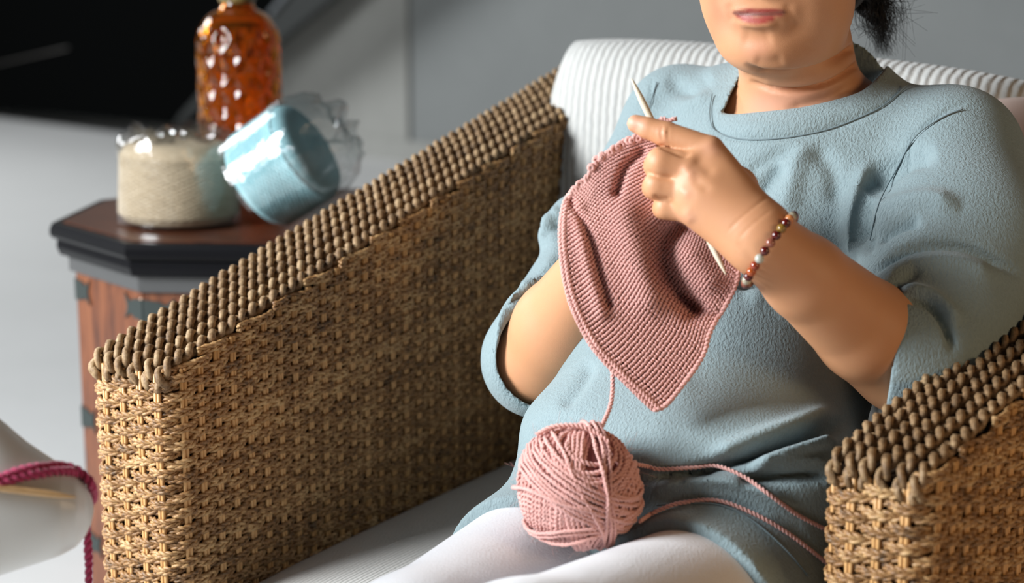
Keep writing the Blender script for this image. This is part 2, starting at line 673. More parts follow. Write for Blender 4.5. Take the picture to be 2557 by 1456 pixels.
bc = P(448, 557, 2.79); bc[2] = TZ + .001
cone_spool('yarn_cone', bc, (0.02, 0, 1), .090, .087, .125, yarn_mat('beige_yarn', (.36, .27, .17), (.60, .49, .35)),
           'beige yarn cone in clear crinkled film standing on the octagonal table', [(1.0, .008), (.97, .018), (.90, .027), (.80, .024), (.70, .030), (.58, .022), (.45, .027), (.3, .020), (.15, .024), (.02, .020)], seed=3)
ub0, ub1 = P(632, 480, 2.70), P(800, 367, 2.66)
ax = norm(ub1 - ub0)
ub0 = ub0 + np.array([0, 0, .010])
cone_spool('yarn_cone', ub0, ax, .076, .078, .116, yarn_mat('pale_blue_yarn', (.22, .47, .53), (.48, .74, .78)),
           'pale blue yarn cone in shiny film tipped on its side', [(1.0, .010), (.97, .022), (.90, .034), (.85, .046), (.74, .052), (.66, .062), (.5, .060), (.36, .070), (.2, .064), (.02, .066)], seed=5)

# ------------------------------------------------------------------ wicker armchair
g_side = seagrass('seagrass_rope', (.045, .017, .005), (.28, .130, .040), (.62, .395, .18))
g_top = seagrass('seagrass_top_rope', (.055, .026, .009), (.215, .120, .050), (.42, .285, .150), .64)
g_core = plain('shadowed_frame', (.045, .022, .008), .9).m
m_stake = Mat('rattan_stake').set(Roughness=.45)
v = m_stake.coord((260, 260, 6))
n = m_stake.noise(v, 1, 2)
m_stake.color(m_stake.mix(n, (.42, .210, .065), (.78, .47, .20)))
m_stake.bump(n, .0006, .6)
m_stake = m_stake.m

chair = thing('wicker_armchair', (0.25, 2.1, 0), 'woven seagrass armchair with thick sloping rope-wrapped arms', 'armchair')
PITCHZ = .0092


def make_arm(A, phi, w, length, rise, detail_len, z_low):
    """A: front outer top corner (left as seen); phi: plan direction of the arm"""
    wd = np.array([math.cos(phi), -math.sin(phi), 0.0])
    ad = np.array([math.sin(phi), math.cos(phi), 0.0])
    zA = A[2]
    O = np.array([A[0], A[1], 0.0])
    rc = .022
    # plan path: 5 cm of the left side, the front, then the right side
    pu, pv = [0.0], [.06]
    for t in np.linspace(0, math.pi / 2, 9):
        pu.append(rc - rc * math.cos(t)); pv.append(rc - rc * math.sin(t))
    for t in np.linspace(0, math.pi / 2, 9):
        pu.append(w - rc + rc * math.sin(t)); pv.append(rc - rc * math.cos(t))
    pu.append(w); pv.append(length)
    pu, pv = np.array(pu), np.array(pv)
    sl = np.concatenate([[0], np.cumsum(np.hypot(np.diff(pu), np.diff(pv)))])
    S_END = np.interp(.06 + 0, [0], [0]) + sl[-1] - (length - detail_len)

    def plan(s):
        u, v_ = np.interp(s, sl, pu), np.interp(s, sl, pv)
        h = .004
        du = np.interp(s + h, sl, pu) - np.interp(s - h, sl, pu)
        dv = np.interp(s + h, sl, pv) - np.interp(s - h, sl, pv)
        l = np.maximum(np.hypot(du, dv), 1e-9)
        nu, nv = dv / l, -du / l
        pos = O + u[:, None] * wd + v_[:, None] * ad
        nor = nu[:, None] * wd + nv[:, None] * ad
        return pos, nor, v_

    tr_ = math.tan(rise)
    ztop = lambda v_: zA + np.maximum(v_ - .015, 0) * tr_ - np.clip(.02 - v_, 0, .02) * .25
    # core
    ins = .0055
    outl = [(ins, ins + rc * .4), (ins + rc * .4, ins), (w - ins - rc * .4, ins), (w - ins, ins + rc * .4), (w - ins, length), (ins, length)]
    V, F = [], []
    for u, v_ in outl:
        p = O + u * wd + v_ * ad
        V.append((*p[:2], 0.02)); V.append((*p[:2], float(ztop(v_)) - .014))
    k = len(outl)
    V = np.array(V)
    cb, ct = V[0::2].mean(0), V[1::2].mean(0)
    V = np.vstack([V, cb, ct])
    for i in range(k):
        j = (i + 1) % k
        F += [(2 * i, 2 * j, 2 * j + 1, 2 * i + 1), (2 * i + 1, 2 * j + 1, 2 * k + 1, 2 * k + 1), (2 * j, 2 * i, 2 * k, 2 * k)]
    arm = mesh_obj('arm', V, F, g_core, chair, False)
    sp = .0243
    # stakes
    s_c = sl[np.searchsorted(pu, w - 1e-6)] - .004
    sk = np.array([s_c - 5 * .0268, s_c, s_c + .0243 * 60])
    fk = np.array([-5.0, 0.0, 60.0])
    phase = lambda s_: np.interp(s_, sk, fk)
    for i in range(-5, 61):
        s = float(np.interp(i, fk, sk))
        if s < .012 or s > S_END: continue
        p, nr, v_ = plan(np.array([s]))
        side = np.cross(nr[0], [0, 0, 1.0])
        q = MB()
        zt = float(ztop(v_[0])) - .012
        zz = np.linspace(z_low, zt, 6)
        for sg in (-1, 1):
            C = np.stack([p[0] + nr[0] * .0016 + side * sg * .0021 + np.array([0, 0, z]) for z in zz])
            q.tube(C, .0023, ref=nr[0], k=6)
        q.build('stake', m_stake, arm)
    # woven rows
    tilt = .42 * tr_
    zk = z_low - tilt * detail_len
    row = 0
    ztop_end = float(ztop(detail_len))
    while True:
        zk += PITCHZ
        row += 1
        if zk + tilt * detail_len > ztop_end - .016: break
        s = np.arange(.004, S_END, .0032)
        p, nr, v_ = plan(s)
        z = zk + tilt * v_
        ok = (z > z_low) & (z < ztop(v_) - np.where(s < .06 + w - rc, .025, .007))
        front = s > .03
        if not ok.any(): break
        # keep the last continuous run
        idx = np.where(ok)[0]
        br = np.where(np.diff(idx) > 1)[0]
        run = idx[br[-1] + 1:] if len(br) else idx
        if len(run) < 12: continue
        s, p, nr, z = s[run], p[run], nr[run], z[run]
        ph = math.pi * row
        wv = np.clip(1.35 * np.cos(math.pi * phase(s) + ph), -1, 1)
        jz = .0009 * np.sin(s * 37 + row * 1.7) + .0006 * np.sin(s * 91 + row * 4.1)
        C = p + nr * (.0014 + (.0031 + .0006 * np.sin(s * 53 + row * 2.9)) * wv)[:, None] + np.array([0, 0, 1.0]) * (z + jz)[:, None]
        q = MB()
        ref = np.broadcast_to([0, 0, 1.0], C.shape)
        pin = 1 - .12 * (wv < -.5)
        for sg in (1, -1):
            q.rope(C + ref * (sg * .00235 * pin)[:, None], ref, .0195 + .0020 * math.sin(row * 2.1 + sg), .00140, .00205 + .00018 * math.sin(row * 5.3 + sg), 2, 5, hand=sg, phase=row * 1.3 + sg, jit=.10)
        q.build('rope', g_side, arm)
    # thick ropes along the top
    nt = 6
    gap = w / nt
    for i in range(nt):
        u = gap * (i + .5)
        crown = -.0045 * (2 * (u / w) - 1) ** 2
        pts = []
        r2 = .018
        ro = gap * .46
        for zz in np.linspace(-.030, -.020, 3): pts.append((-.001, zA + zz))
        for t in np.linspace(0, math.pi / 2 - rise, 8):
            pts.append((r2 - r2 * math.cos(t) - .002, zA - .020 + r2 * math.sin(t)))
        v1, z1 = pts[-1]
        for v_ in np.arange(v1 + .004, detail_len, .0042):
            pts.append((v_, z1 + (v_ - v1) * tr_))
        pts = np.array(pts)
        edge = abs(2 * (u / w) - 1)
        C = O + (u + .0009 * np.sin(pts[:, 0] * 60 + i * 2))[:, None] * wd + pts[:, :1] * ad + np.array([0, 0, 1.0]) * (pts[:, 1:] + crown - .001)
        q = MB()
        q.rope(C, wd, .033, ro * .50, ro * .47, 2, 6, hand=-1, phase=i * 2.2, jit=.10)
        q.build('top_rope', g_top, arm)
    # cross pieces glimpsed between the top ropes
    q = MB()
    for v_ in np.arange(.02, detail_len, .0125):
        z = float(ztop(v_)) - .007
        q.tube([O + .004 * wd + v_ * ad + np.array([0, 0, z]), O + (w - .004) * wd + v_ * ad + np.array([0, 0, z])], .0026, k=5)
    o_ = q.build('cross_weave', g_top, arm)
    o_['kind'] = 'stuff'
    # border rope where the top meets the right side
    return arm, wd, ad


LA = P(226, 862, 1.95)
RISE = math.radians(16.0)
make_arm(LA, math.radians(36.5), .122, .96, RISE, .90, .26)
RA = P(2066, 1108, 1.577)
make_arm(RA, math.radians(44.0), .100, .96, RISE, .56, .34)

# frame of the chair behind and below the cushions
CD = math.radians(38)
cwd = np.array([math.cos(CD), -math.sin(CD), 0]); cad = np.array([math.sin(CD), math.cos(CD), 0])
fl0 = np.array([LA[0], LA[1], 0]) + cwd * .13
q = MB()
bc0 = P(1440, 200, 2.66); bc1 = P(2560, 260, 2.22)
mid = (bc0 + bc1) / 2; mid[2] = .47
half = (bc1 - bc0) / 2; half[2] = 0
nb = norm(np.cross(half, [0, 0, 1.0]))
q.box(mid - nb * .0, half * 1.0, nb * -.03, np.array([0, 0, .40]))
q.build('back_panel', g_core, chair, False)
q = MB()
f0, f1 = np.array([LA[0], LA[1], 0]) + cwd * .14 + cad * .03, np.array([RA[0], RA[1], 0]) + cad * .03
b0, b1 = np.array([bc0[0], bc0[1], 0]), np.array([bc1[0], bc1[1], 0])
q.prism(np.array([f0[:2], f1[:2], b1[:2], b0[:2]]), .16, .25)
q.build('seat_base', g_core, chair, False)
for p_ in (f0 + cad * .05, f1 + cad * .05, b0 - cad * .05, b1 - cad * .05):
    q = MB(); q.tube([(p_[0], p_[1], 0.0), (p_[0], p_[1], .18)], .024, k=10)
    q.build('foot', m_dark, chair)

# ------------------------------------------------------------------ cushions


def puff(c, ax, ay, az, hx, hy, hz, n=5.0, res=56, dents=(), nz=2.3):
    """superellipsoid-like cushion: grid on a box, rounded edges, thinner rim"""
    q = MB()
    g = np.linspace(-1, 1, res)
    X, Y = np.meshgrid(g, g, indexing='ij')
    X = np.sign(X) * (1 - (1 - np.abs(X)) ** 1.7)
    Y = np.sign(Y) * (1 - (1 - np.abs(Y)) ** 1.7)
    rr = np.clip(1 - np.abs(X) ** n, 0, 1) * np.clip(1 - np.abs(Y) ** n, 0, 1)
    th = np.maximum(rr, 0) ** (1 / nz)
    corner = (np.abs(X) * np.abs(Y)) ** 3
    sx = X * (1 - .05 * corner)
    sy = Y * (1 - .05 * corner)
    for sgn in (1, -1):
        t = th.copy()
        for (dx, dy, dr, da) in dents:
            t = t - da * np.exp(-((X - dx) ** 2 + (Y - dy) ** 2) / dr ** 2) * (sgn > 0)
        V = c + (sx * hx)[..., None] * ax + (sy * hy)[..., None] * ay + (sgn * t * hz)[..., None] * az
        q.grid(V if sgn > 0 else V[::-1])
    return q


def ribbed(name, c0, c1, axis_scale, rot, dist=.0016, freq=170):
    M = Mat(name).set(Roughness=.92)
    M.b.inputs['Sheen Weight'].default_value = .2
    v = M.coord((1, 1, 1), rot)
    w_ = M.n('ShaderNodeTexWave', wave_type='BANDS', bands_direction='X', wave_profile='SIN')
    w_.inputs['Scale'].default_value = freq / (2 * math.pi) * 2
    w_.inputs['Distortion'].default_value = 1.6
    w_.inputs['Detail'].default_value = 2
    w_.inputs['Detail Scale'].default_value = 2.5
    M.l(v, w_.inputs['Vector'])
    n = M.noise(M.coord(), 60, 3)
    M.color(M.mix(M.math('MULTIPLY', w_.outputs['Fac'], n), c1, c0))
    M.bump(w_.outputs['Fac'], dist, .8)
    M.bump(M.noise(M.coord(), 700, 2), .0006, .5)
    return M.m


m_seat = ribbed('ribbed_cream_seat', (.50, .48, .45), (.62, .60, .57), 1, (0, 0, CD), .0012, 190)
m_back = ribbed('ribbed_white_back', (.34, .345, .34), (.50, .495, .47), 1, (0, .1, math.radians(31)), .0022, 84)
# seat
s_fl, s_fr = P(560, 1470, 1.98), P(2080, 1560, 1.66)
sc = np.array([.16, 1.98, .315])
sfront = norm(np.array([-math.sin(CD), -math.cos(CD), -.06]))
sup = norm(np.cross(sfront, cwd)); sup = sup if sup[2] > 0 else -sup
q = puff(sc + np.array([0, 0, 0.0]), cwd, -sfront, sup, .345, .50, .085, 7)
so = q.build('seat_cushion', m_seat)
tag(so, 'ribbed cream seat cushion between the woven arms, under the knitter', 'cushion')
# back
tl, trr = P(1425, 84, 2.50), P(2640, 196, 2.14)
br_ = norm(trr - tl)
bn = norm(np.cross(br_, [0, 0, 1.0]))          # towards the back or front
if bn[1] > 0: bn = -bn
bup = norm(np.array([0, 0, 1.0]) - bn * .16)
bup = norm(bup - bup.dot(br_) * br_)
bn = norm(np.cross(br_, bup)); bn = bn if bn[1] < 0 else -bn
wid = np.linalg.norm(trr - tl)
q = puff((tl + trr) / 2 - bup * .285, br_, bup, bn, wid / 2 * 1.02, .29, .10, 6)
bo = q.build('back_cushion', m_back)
tag(bo, 'ribbed white back cushion leaning behind the knitter', 'cushion')
# pink cushion
pc = P(2800, 520, 2.06)
pr = norm(np.array([.80, -.60, .02])); pu_ = norm(np.array([-.25, .12, 1.0])); pu_ = norm(pu_ - pu_.dot(pr) * pr)
pn = np.cross(pr, pu_)
q = puff(pc, pr, pu_, pn, .17, .125, .045, 5, 48)
M = fabric('pale_pink_cotton', (.70, .50, .43), (.80, .60, .52), 300, .0004)
po = q.build('scatter_cushion', M.m)
tag(po, 'pale pink scatter cushion behind her shoulder by the near chair arm', 'cushion')

# ------------------------------------------------------------------ implicit surface modelling
BIG = 1.0


class Field:
    def __init__(self, xs, ys, zs):
        self.ax = [np.asarray(a, np.float32) for a in (xs, ys, zs)]
        self.f = np.full([len(a) for a in self.ax], BIG, np.float32)

    def sub(self, lo, hi):
        sl = []
        for a, l, h in zip(self.ax, lo, hi):
            i0, i1 = np.searchsorted(a, l), np.searchsorted(a, h)
            sl.append(slice(max(i0, 0), max(i1, 0)))
        return tuple(sl)

    def pts(self, sl):
        return np.meshgrid(*[a[s] for a, s in zip(self.ax, sl)], indexing='ij', sparse=True)

    def merge(self, sl, d, k, mode='add'):
        if d.size == 0: return
        f = self.f[sl]
        if mode == 'sub':
            d = -d
            if k > 0:
                h = np.maximum(k - np.abs(f - d), 0) / k
                self.f[sl] = np.maximum(f, d) + h * h * k * .25
            else:
                self.f[sl] = np.maximum(f, d)
            return
        if k > 0:
            h = np.maximum(k - np.abs(f - d), 0) / k
            self.f[sl] = np.minimum(f, d) - h * h * k * .25
        else:
            self.f[sl] = np.minimum(f, d)

    def cone(self, a, b, ra, rb, k=.01, mode='add', pad=.035):
        a, b = np.asarray(a, float), np.asarray(b, float)
        R = max(ra, rb) + pad
        sl = self.sub(np.minimum(a, b) - R, np.maximum(a, b) + R)
        X, Y, Z = self.pts(sl)
        d = (b - a).astype(np.float32)
        L = float(d @ d) + 1e-12
        t = np.clip(((X - a[0]) * d[0] + (Y - a[1]) * d[1] + (Z - a[2]) * d[2]) / L, 0, 1).astype(np.float32)
        dd = np.sqrt((X - a[0] - t * d[0]) ** 2 + (Y - a[1] - t * d[1]) ** 2 + (Z - a[2] - t * d[2]) ** 2) - (ra + (rb - ra) * t)
        self.merge(sl, dd.astype(np.float32), k, mode)

    def chain(self, pts, rad, k=.01, mode='add'):
        for i in range(len(pts) - 1):
            self.cone(pts[i], pts[i + 1], rad[i], rad[i + 1], k, mode)

    def ell(self, c, R, r, k=.01, mode='add', pad=.035):
        """R: 3x3 rows = axes; r: radii"""
        c = np.asarray(c, float); r = np.asarray(r, float)
        R = np.asarray(R, float)
        ext = np.sqrt(((R * r[:, None]) ** 2).sum(0)) + pad
        sl = self.sub(c - ext, c + ext)
        X, Y, Z = self.pts(sl)
        X, Y, Z = X - c[0], Y - c[1], Z - c[2]
        k0 = 0; k1 = 0
        for ax, rr in zip(R, r):
            q = (X * ax[0] + Y * ax[1] + Z * ax[2])
            k0 = k0 + (q / rr) ** 2
            k1 = k1 + (q / rr ** 2) ** 2
        k0 = np.sqrt(k0); k1 = np.sqrt(k1) + 1e-6
        self.merge(sl, np.where(k0 < .02, -float(r.min()), k0 * (k0 - 1) / k1).astype(np.float32), k, mode)

    def half(self, p, n, lo, hi, k=0.0):
        """remove everything on the n side of the plane, inside a box"""
        sl = self.sub(lo, hi)
        X, Y, Z = self.pts(sl)
        d = (X - p[0]) * n[0] + (Y - p[1]) * n[1] + (Z - p[2]) * n[2]
        f = self.f[sl]
        self.f[sl] = np.maximum(f, d.astype(np.float32))

    def mesh(self):
        f = self.f
        ins = f < 0
        c = np.zeros([n - 1 for n in f.shape], np.uint8)
        for dx in (0, 1):
            for dy in (0, 1):
                for dz in (0, 1):
                    c += ins[dx:dx + c.shape[0], dy:dy + c.shape[1], dz:dz + c.shape[2]]
        cell = np.argwhere((c > 0) & (c < 8))
        idx = np.full(c.shape, -1, np.int32)
        idx[tuple(cell.T)] = np.arange(len(cell))
        acc = np.zeros((len(cell), 3)); cnt = np.zeros(len(cell))
        corners = [(a, b, d) for a in (0, 1) for b in (0, 1) for d in (0, 1)]
        val = {cn: f[tuple((cell + cn).T)] for cn in corners}
        xyz = [self.ax[k] for k in range(3)]
        for cn in corners:
            for k in range(3):
                if cn[k]: continue
                c2 = list(cn); c2[k] = 1; c2 = tuple(c2)
                v0, v1 = val[cn], val[c2]
                m = (v0 < 0) != (v1 < 0)
                t = v0[m] / (v0[m] - v1[m])
                p = np.zeros((m.sum(), 3))
                for j in range(3):
                    a = xyz[j][cell[m, j] + cn[j]]
                    b = xyz[j][cell[m, j] + c2[j]]
                    p[:, j] = a + (b - a) * t
                acc[m] += p; cnt[m] += 1
        V = acc / cnt[:, None]
        F = []
        for k in range(3):
            sl0 = [slice(1, -1)] * 3; sl1 = [slice(1, -1)] * 3
            sl0[k] = slice(0, -1); sl1[k] = slice(1, None)
            a, b = ins[tuple(sl0)], ins[tuple(sl1)]
            e = np.argwhere(a != b)
            pos = e.copy()
            for j in range(3):
                if j != k: pos[:, j] += 1
            flip = a[tuple(e.T)]
            j1, j2 = (k + 1) % 3, (k + 2) % 3
            q = []
            for (o1, o2) in ((0, 0), (-1, 0), (-1, -1), (0, -1)):
                p = pos.copy(); p[:, j1] += o1; p[:, j2] += o2
                q.append(idx[tuple(p.T)])
            q = np.stack(q, 1)
            q[~flip] = q[~flip][:, ::-1]
            F.append(q)
        F = np.vstack(F)
        return V, F


def vnormals(V, F):
    n = np.cross(V[F[:, 2]] - V[F[:, 0]], V[F[:, 3]] - V[F[:, 1]])
    N = np.zeros_like(V)
    for k in range(4):
        for j in range(3):
            N[:, j] += np.bincount(F[:, k], n[:, j], len(V))
    return norm(N)


def relax(V, F, it=2, lam=.5):
    i = np.concatenate([F[:, [0, 1]], F[:, [1, 2]], F[:, [2, 3]], F[:, [3, 0]]])
    n = len(V)
    deg = np.bincount(i[:, 0], minlength=n) + np.bincount(i[:, 1], minlength=n)
    for _ in range(it):
        A = np.zeros_like(V)
        for j in range(3):
            A[:, j] = np.bincount(i[:, 0], V[i[:, 1], j], n) + np.bincount(i[:, 1], V[i[:, 0], j], n)
        V = V + lam * (A / deg[:, None] - V)
    return V


def stroke_w(V, N, line, width, dlim=None, smooth=True, fade=True):
    """0..1 weight of vertices near a line drawn on the side seen from the front"""
    px, d = proj(V)
    line = catmull(np.asarray(line, float), 24) if smooth and len(line) > 2 else np.asarray(line, float)
    lo, hi = line.min(0) - 3 * width, line.max(0) + 3 * width
    m = np.where(((px > lo) & (px < hi)).all(1))[0]
    w = np.zeros(len(V))
    if len(m) == 0: return w
    q = px[m]
    best = np.full(len(m), 1e9)
    along = np.zeros(len(m))
    k = len(line) - 1
    for i, (a, b) in enumerate(zip(line[:-1], line[1:])):
        ab = b - a
        t = np.clip(((q - a) @ ab) / max(ab @ ab, 1e-9), 0, 1)
        dd = np.linalg.norm(q - a - t[:, None] * ab, axis=1)
        nearer = dd < best
        best = np.where(nearer, dd, best)
        along = np.where(nearer, (i + t) / k, along)
    ww = np.exp(-(best / width) ** 2)
    if fade and k > 2: ww = ww * np.clip(along / .18, 0, 1) * np.clip((1 - along) / .18, 0, 1)
    view = norm(np.array([0, 0, CAM_H]) - V[m])
    ww = ww * np.clip((N[m] * view).sum(1) * 4, 0, 1)
    if dlim is not None:
        ww = ww * ((d[m] > dlim[0]) & (d[m] < dlim[1]))
    w[m] = ww
    return w


def sculpt(V, F, strokes):
    N = vnormals(V, F)
    dN = np.zeros(len(V))
    for st_ in strokes:
        line, width, amp = st_[:3]
        dN += stroke_w(V, N, line, width, st_[3] if len(st_) > 3 else None) * amp
    return V + N * dN[:, None]


def axis_grid(lo, hi, coarse, fine):
    """coordinates from lo to hi; fine = [(a, b, step)] slabs with a smaller step"""
    out = [lo]
    while out[-1] < hi:
        x = out[-1]
        st_ = coarse
        for a, b, s in fine:
            if a - coarse <= x < b: st_ = min(st_, s)
        out.append(x + st_)
    return np.array(out)


# ------------------------------------------------------------------ the knitter
m_skin = Mat('skin').set(Roughness=.52)
m_skin.b.inputs['Subsurface Weight'].default_value = .12
m_skin.b.inputs['Subsurface Radius'].default_value = (.9, .35, .2)
m_skin.b.inputs['Subsurface Scale'].default_value = .008
n1 = m_skin.noise(m_skin.coord(), 38, 3)
n2 = m_skin.noise(m_skin.coord(), 900, 2)
m_skin.color(m_skin.mix(m_skin.math('MULTIPLY', n1, .35), m_skin.tint(), (.50, .22, .13)))
m_skin.bump(n2, .0003, .35)
m_tunic = fabric('blue_grey_crepe', (.180, .250, .268), (.290, .372, .390), 390, .0019, .88, (1, 1, .55), .2, 1.0)
m_pants = fabric('pale_grey_leggings', (.60, .60, .62), (.72, .72, .74), 420, .0005, .85, (1, 1, 1), .3)

bf = np.array([-.545, -.839, 0.0])      # where the body faces
bl = np.array([.839, -.545, 0.0])       # towards her left
up = np.array([0, 0, 1.0])
lean = norm(up + bf * -.20)
BODY = np.stack([bl, np.cross(lean, bl) * 1.0, lean])
BODY[1] = norm(np.cross(lean, bl)); BODY[1] = BODY[1] if BODY[1] @ bf > 0 else -BODY[1]

sh_r, sh_l = P(1700, 295, 2.10), P(2372, 395, 1.91)
el_r, el_l = P(1348, 898, 1.96), P(2255, 905, 1.74)
wr_r, wr_l = P(1530, 610, 1.80), P(1905, 603, 1.62)
neck0 = P(2010, 300, 1.985)
head_yaw, head_pit = math.radians(26), math.radians(12)
hf = np.array([-math.sin(head_yaw) * math.cos(head_pit), -math.cos(head_yaw) * math.cos(head_pit), -math.sin(head_pit)])
hl = np.array([math.cos(head_yaw), -math.sin(head_yaw), 0.0])
hu = np.cross(hf, hl); hu = hu if hu[2] > 0 else -hu
roll = math.radians(-2)
hl, hu = hl * math.cos(roll) + hu * math.sin(roll), hu * math.cos(roll) - hl * math.sin(roll)
HEAD = np.stack([hl, hf, hu])
mouth = P(1893, 42, 1.83)
HC = mouth - hf * .090 + hu * .066


def H(l, f, u):
    return HC + hl * l + hf * f + hu * u


chest = (sh_r + sh_l) / 2 - lean * .13
belly = P(1790, 930, 1.885)
pelvis = P(1800, 1240, 1.86)
hip_r, kn_r = P(1450, 1375, 1.83), P(1020, 1632, 1.58)
hip_l, kn_l = P(1830, 1505, 1.715), P(1290, 1662, 1.46)

# --- left hand key points (pixel positions of the joints, with depth)
HAND = dict(
    wrist=wr_l,
    index=[P(1772, 376, 1.636), P(1664, 336, 1.646), P(1618, 320, 1.651), P(1588, 309, 1.655)],
    middle=[P(1722, 420, 1.632), P(1652, 406, 1.634), P(1640, 414, 1.658), P(1672, 436, 1.676)],
    ring=[P(1712, 474, 1.634), P(1643, 462, 1.638), P(1634, 468, 1.660), P(1666, 486, 1.678)],
    little=[P(1722, 524, 1.640), P(1664, 517, 1.646), P(1656, 521, 1.666), P(1686, 532, 1.682)],
    thumb=[P(1838, 470, 1.664), P(1760, 410, 1.690), P(1672, 356, 1.690), P(1618, 336, 1.680)],
)
RAD = dict(index=[.0140, .0118, .0100, .0085], middle=[.0148, .0143, .0122, .0092], ring=[.0142, .0131, .0115, .0088],
           little=[.0130, .0112, .0100, .0080], thumb=[.017, .014, .0125, .0100])


def hand(f, hd, wr, el_dir, k=.0020):
    """palm from the wrist to the knuckles, then five separate fingers"""
    heads = [hd[n][0] for n in ('index', 'middle', 'ring', 'little')]
    for i, h in enumerate(heads):
        a = wr + (h - wr) * .12 + (h - np.mean(heads, 0)) * .25
        f.cone(a, h, .0205 if i < 2 else .019, RAD[('index', 'middle', 'ring', 'little')[i]][0] * .98, .016)
    f.cone(wr, (heads[1] + heads[2]) / 2 + (wr - heads[1]) * .25 + el_dir * 0, .0225, .021, .015)
    for nme in ('index', 'middle', 'ring', 'little', 'thumb'):
        p, r = hd[nme], RAD[nme]
        f.cone(p[0], p[1], r[0] * .95, r[1], k)
        f.cone(p[1], p[2], r[1], r[2], k)
        f.cone(p[2], p[3], r[2], r[3], k)
    f.cone(hd['thumb'][0], wr, .018, .015, .015)


fx = [(1.0, 1.0, .0019)]
hx = (P(1570, 400, 1.65)[0], P(1905, 400, 1.65)[0])
body = Field(axis_grid(-.20, .62, .0040, [(hx[0] - .01, hx[1], .0019), (.19, .36, .0023)]),
             axis_grid(1.10, 2.22, .0085, [(1.42, 2.30, .0046), (1.575, 1.70, .0019), (1.70, 1.93, .0028)]),
             axis_grid(-.03, 1.34, .0060, [(.62, .78, .0034), (.775, .895, .0019), (.895, 1.05, .0024), (1.05, 1.34, .0040)]))
# trunk, inside the clothes
body.ell(chest, BODY, (.165, .095, .19), .03)
body.ell(belly + bf * -.03, BODY, (.135, .095, .16), .05)
body.ell(pelvis + bf * -.05, BODY, (.15, .10, .10), .05)
body.cone(sh_r, sh_l, .040, .046, .03)
# neck and upper chest
body.cone(H(0, -.012, -.085), neck0 - up * .0, .060, .066, .030)
body.cone(neck0 - up * .02, (neck0 + sh_l) / 2, .058, .046, .04)
body.cone(neck0 - up * .02, (neck0 + sh_r) / 2, .058, .046, .04)
body.ell(neck0 + bf * .012 - up * .085, BODY, (.125, .060, .085), .04)
body.cone(pelvis, hip_r, .07, .07, .04)
body.cone(pelvis, hip_l, .07, .07, .04)
# legs (under the leggings)
for h_, k_, an in ((hip_r, kn_r, -.02), (hip_l, kn_l, .02)):
    ank = np.array([k_[0] - .02 + an, k_[1] - .02, .10])
    body.cone(h_, k_, .070, .048, .03)
    body.cone(k_, ank, .046, .030, .02)
    body.cone(ank - up * .05, ank + bf * .16 - up * .065, .034, .026, .02)
# arms
body.chain([sh_r, P(1535, 590, 2.06), el_r], [.042, .041, .047], .02)
body.cone(sh_l, el_l, .046, .042, .02)
fm_r = el_r + (wr_r - el_r) * .30
fm_l = el_l + (wr_l - el_l) * .28
body.cone(el_r, fm_r, .052, .050, .015)
body.cone(fm_r, wr_r, .050, .031, .01)
body.cone(el_l, fm_l, .0495, .0480, .015)
body.cone(fm_l, el_l + (wr_l - el_l) * .72, .0480, .0385, .008)
body.cone(el_l + (wr_l - el_l) * .72, wr_l, .0385, .0315, .008)
# left hand
hand(body, HAND, wr_l, norm(wr_l - el_l))
# right hand, holding the work from behind
rk = norm(P(1650, 470, 1.76) - wr_r)
rs = norm(np.cross(rk, norm(wr_r - np.array([0, 0, CAM_H]))))
RH = {}
for i, nme in enumerate(('index', 'middle', 'ring', 'little')):
    b_ = wr_r + rk * (.078 - .006 * i) + rs * (.027 - .018 * i)
    RH[nme] = [b_, b_ + rk * .036 + np.array([.0, -.004, 0]), b_ + rk * .052 + np.array([0, -.018, 0]), b_ + rk * .042 + np.array([0, -.032, 0])]
RH['thumb'] = [wr_r + rk * .03 + rs * .026, wr_r + rk * .055 + rs * .040, wr_r + rk * .085 + rs * .035, wr_r + rk * .108 + rs * .030]
RH = {k_: [q_ + np.array([0, .012, 0]) for q_ in v_] for k_, v_ in RH.items()}
hand(body, RH, wr_r, rk)
# head
body.ell(H(0, -.015, .045), HEAD, (.076, .096, .095), .02)
body.ell(H(0, .022, -.030), HEAD, (.077, .066, .088), .03)
for s_ in (1, -1):
    body.ell(H(s_ * .040, .050, -.030), HEAD, (.034, .034, .036), .03)
    body.ell(H(s_ * .041, .028, -.075), HEAD, (.033, .040, .034), .03)
    body.ell(H(s_ * .080, -.012, -.004), HEAD, (.011, .022, .032), .008)
    body.ell(H(s_ * .031, .088, .012), HEAD, (.016, .010, .011), .006, 'sub')
    body.ell(H(s_ * .013, .098, -.030), HEAD, (.009, .009, .008), .008)
body.ell(H(0, .070, -.098), HEAD, (.028, .022, .022), .030)
body.ell(H(0, .030, -.112), HEAD, (.056, .050, .026), .030)
body.cone(H(0, .085, .018), H(0, .108, -.024), .009, .013, .012)
body.ell(H(0, .083, -.058), HEAD, (.034, .014, .024), .016)
# lips and the line between them
body.ell(H(0, .0932, -.0618), HEAD, (.022, .0065, .0046), .006)
body.ell(H(0, .0945, -.0715), HEAD, (.018, .0078, .0052), .006)

